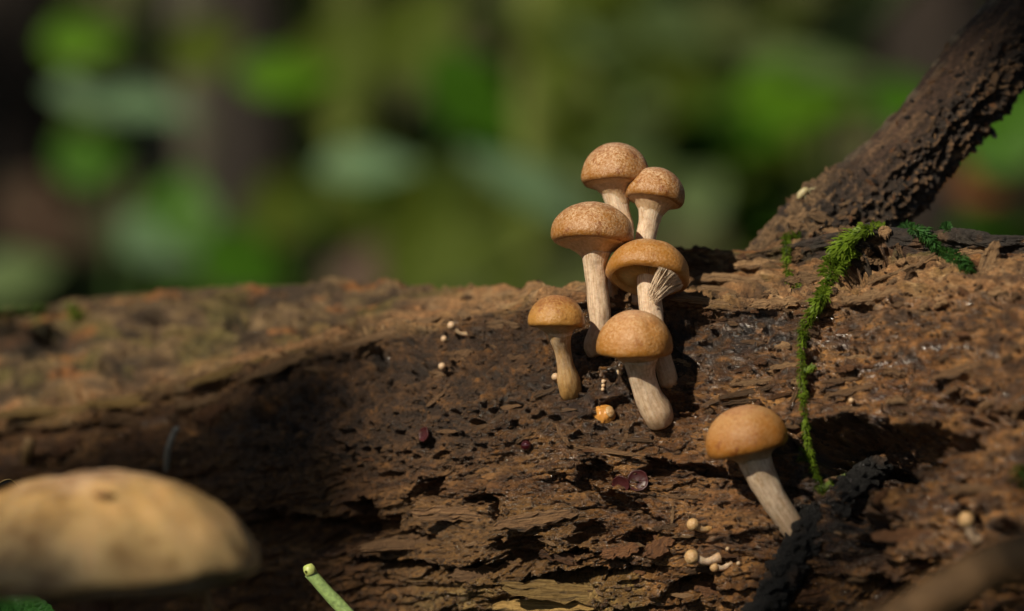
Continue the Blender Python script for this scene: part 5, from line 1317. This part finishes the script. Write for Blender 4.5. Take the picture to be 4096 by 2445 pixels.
for lab, cx, Y, n_, x0, x1, y0, y1, mats_ in (
    ('loose olive bush standing behind the mushroom cluster', 2500, 2.9, 22, 2150, 2800, -50, 950, (L_OLIVE, L_OLIVE, L_PALE)),
    ('dim green bush behind the gap between cluster and branch', 3050, 3.1, 20, 2750, 3500, 350, 1000, (L_GREEN, L_OLIVE, L_OLIVE)),
    ('low olive bush behind the middle stretch of the log', 1750, 2.8, 18, 1400, 2150, 600, 1150, (L_OLIVE, L_OLIVE, L_GREEN)),
    ('dull brown-green bush behind the far stretch of the log', 900, 3.0, 14, 150, 1350, 800, 1180, (L_OLIVE, L_BROWN, L_GREEN))):
    plant(lab, cx, Y, [(rb.uniform(x0, x1), rb.uniform(y0, y1), rb.uniform(260, 430), rb.uniform(180, 300), rb.uniform(-70, 110), F_FR if rb.random() < .6 else F_UP, mats_[int(rb.integers(0, 3))]) for _ in range(n_)], name='bush')
# thin grass blade slanting across the top
q = [P(3330, 220, 1.9), P(3440, 110, 1.9), P(3600, -60, 1.9), P(3800, -260, 1.9)]
gx0 = Vector((q[0].x - 0.05, 2.1, float(ground_z(q[0].x - .05, 2.1))))
V, F, uv = tube_np(spline([list(gx0), list(P(3270, 600, 2.0))] + [list(a) for a in q], 40), np.linspace(0.004, 0.011, 40), 8)
o = mesh_np('grass_blade', V, F, L_PALE, None, tuple(gx0), uv=uv); tag(o, 'single pale grass blade slanting up behind the broad drooping leaf', 'grass')

# undergrowth on the bank: a mass of leaves nobody could count
r = np.random.default_rng(99)
mats = [L_DARK, L_OLIVE, L_DARK]
for mi, (mat, nm, n_) in enumerate(((L_DARK, 'undergrowth', 5200), (L_OLIVE, 'undergrowth', 2600))):
    V_, F_ = [], []
    x = r.uniform(-4.5, 4.5, n_); y = r.uniform(3.4, 6.8, n_); h_ = r.random(n_) ** 1.4 * 1.3
    c_ = np.stack([x, y, ground_z(x, y) + h_], -1)
    d = r.normal(size=(n_, 3)); d[:, 2] *= 0.5; d /= np.linalg.norm(d, axis=1)[:, None]
    s_ = np.cross(d, r.normal(size=(n_, 3))); s_ /= np.linalg.norm(s_, axis=1)[:, None]
    Lf = r.uniform(0.07, 0.2, n_)[:, None]
    V = np.stack([c_, c_ + d * Lf * .5 + s_ * Lf * .25, c_ + d * Lf, c_ + d * Lf * .5 - s_ * Lf * .25], 1).reshape(-1, 3)
    F = np.arange(4 * n_).reshape(-1, 4)
    o = mesh_np(nm, V, F, mat)
    tag(o, ['dark leafy undergrowth massed on the bank behind', 'olive sunlit undergrowth scattered on the bank behind'][mi], 'undergrowth', kind='stuff')
# fallen leaves over the floor round the log
V_, F_, uvs_, nv_ = [], [], [], 0
for k in range(520):
    x = r.uniform(-0.9, 0.9); y = r.uniform(-0.2, 1.6)
    V, F, uv = leaf_np(r.uniform(0.02, 0.05), r.uniform(0.012, 0.028), nx=6, ny=2, seed=k)
    Rm = np.array(Euler((r.normal(0, .3), r.normal(0, .3), r.uniform(0, 6.28))).to_matrix())
    V_.append((Rm @ V.T).T + np.array([x, y, float(ground_z(x, y)) + r.uniform(0.001, 0.006)])); F_.append(F + nv_); uvs_.append(uv); nv_ += len(V)
o = mesh_np('leaf_litter', np.vstack(V_), np.vstack(F_), L_BROWN, uv=np.vstack(uvs_)); tag(o, 'brown fallen leaves strewn over the forest floor round the log', 'leaf litter', kind='stuff')
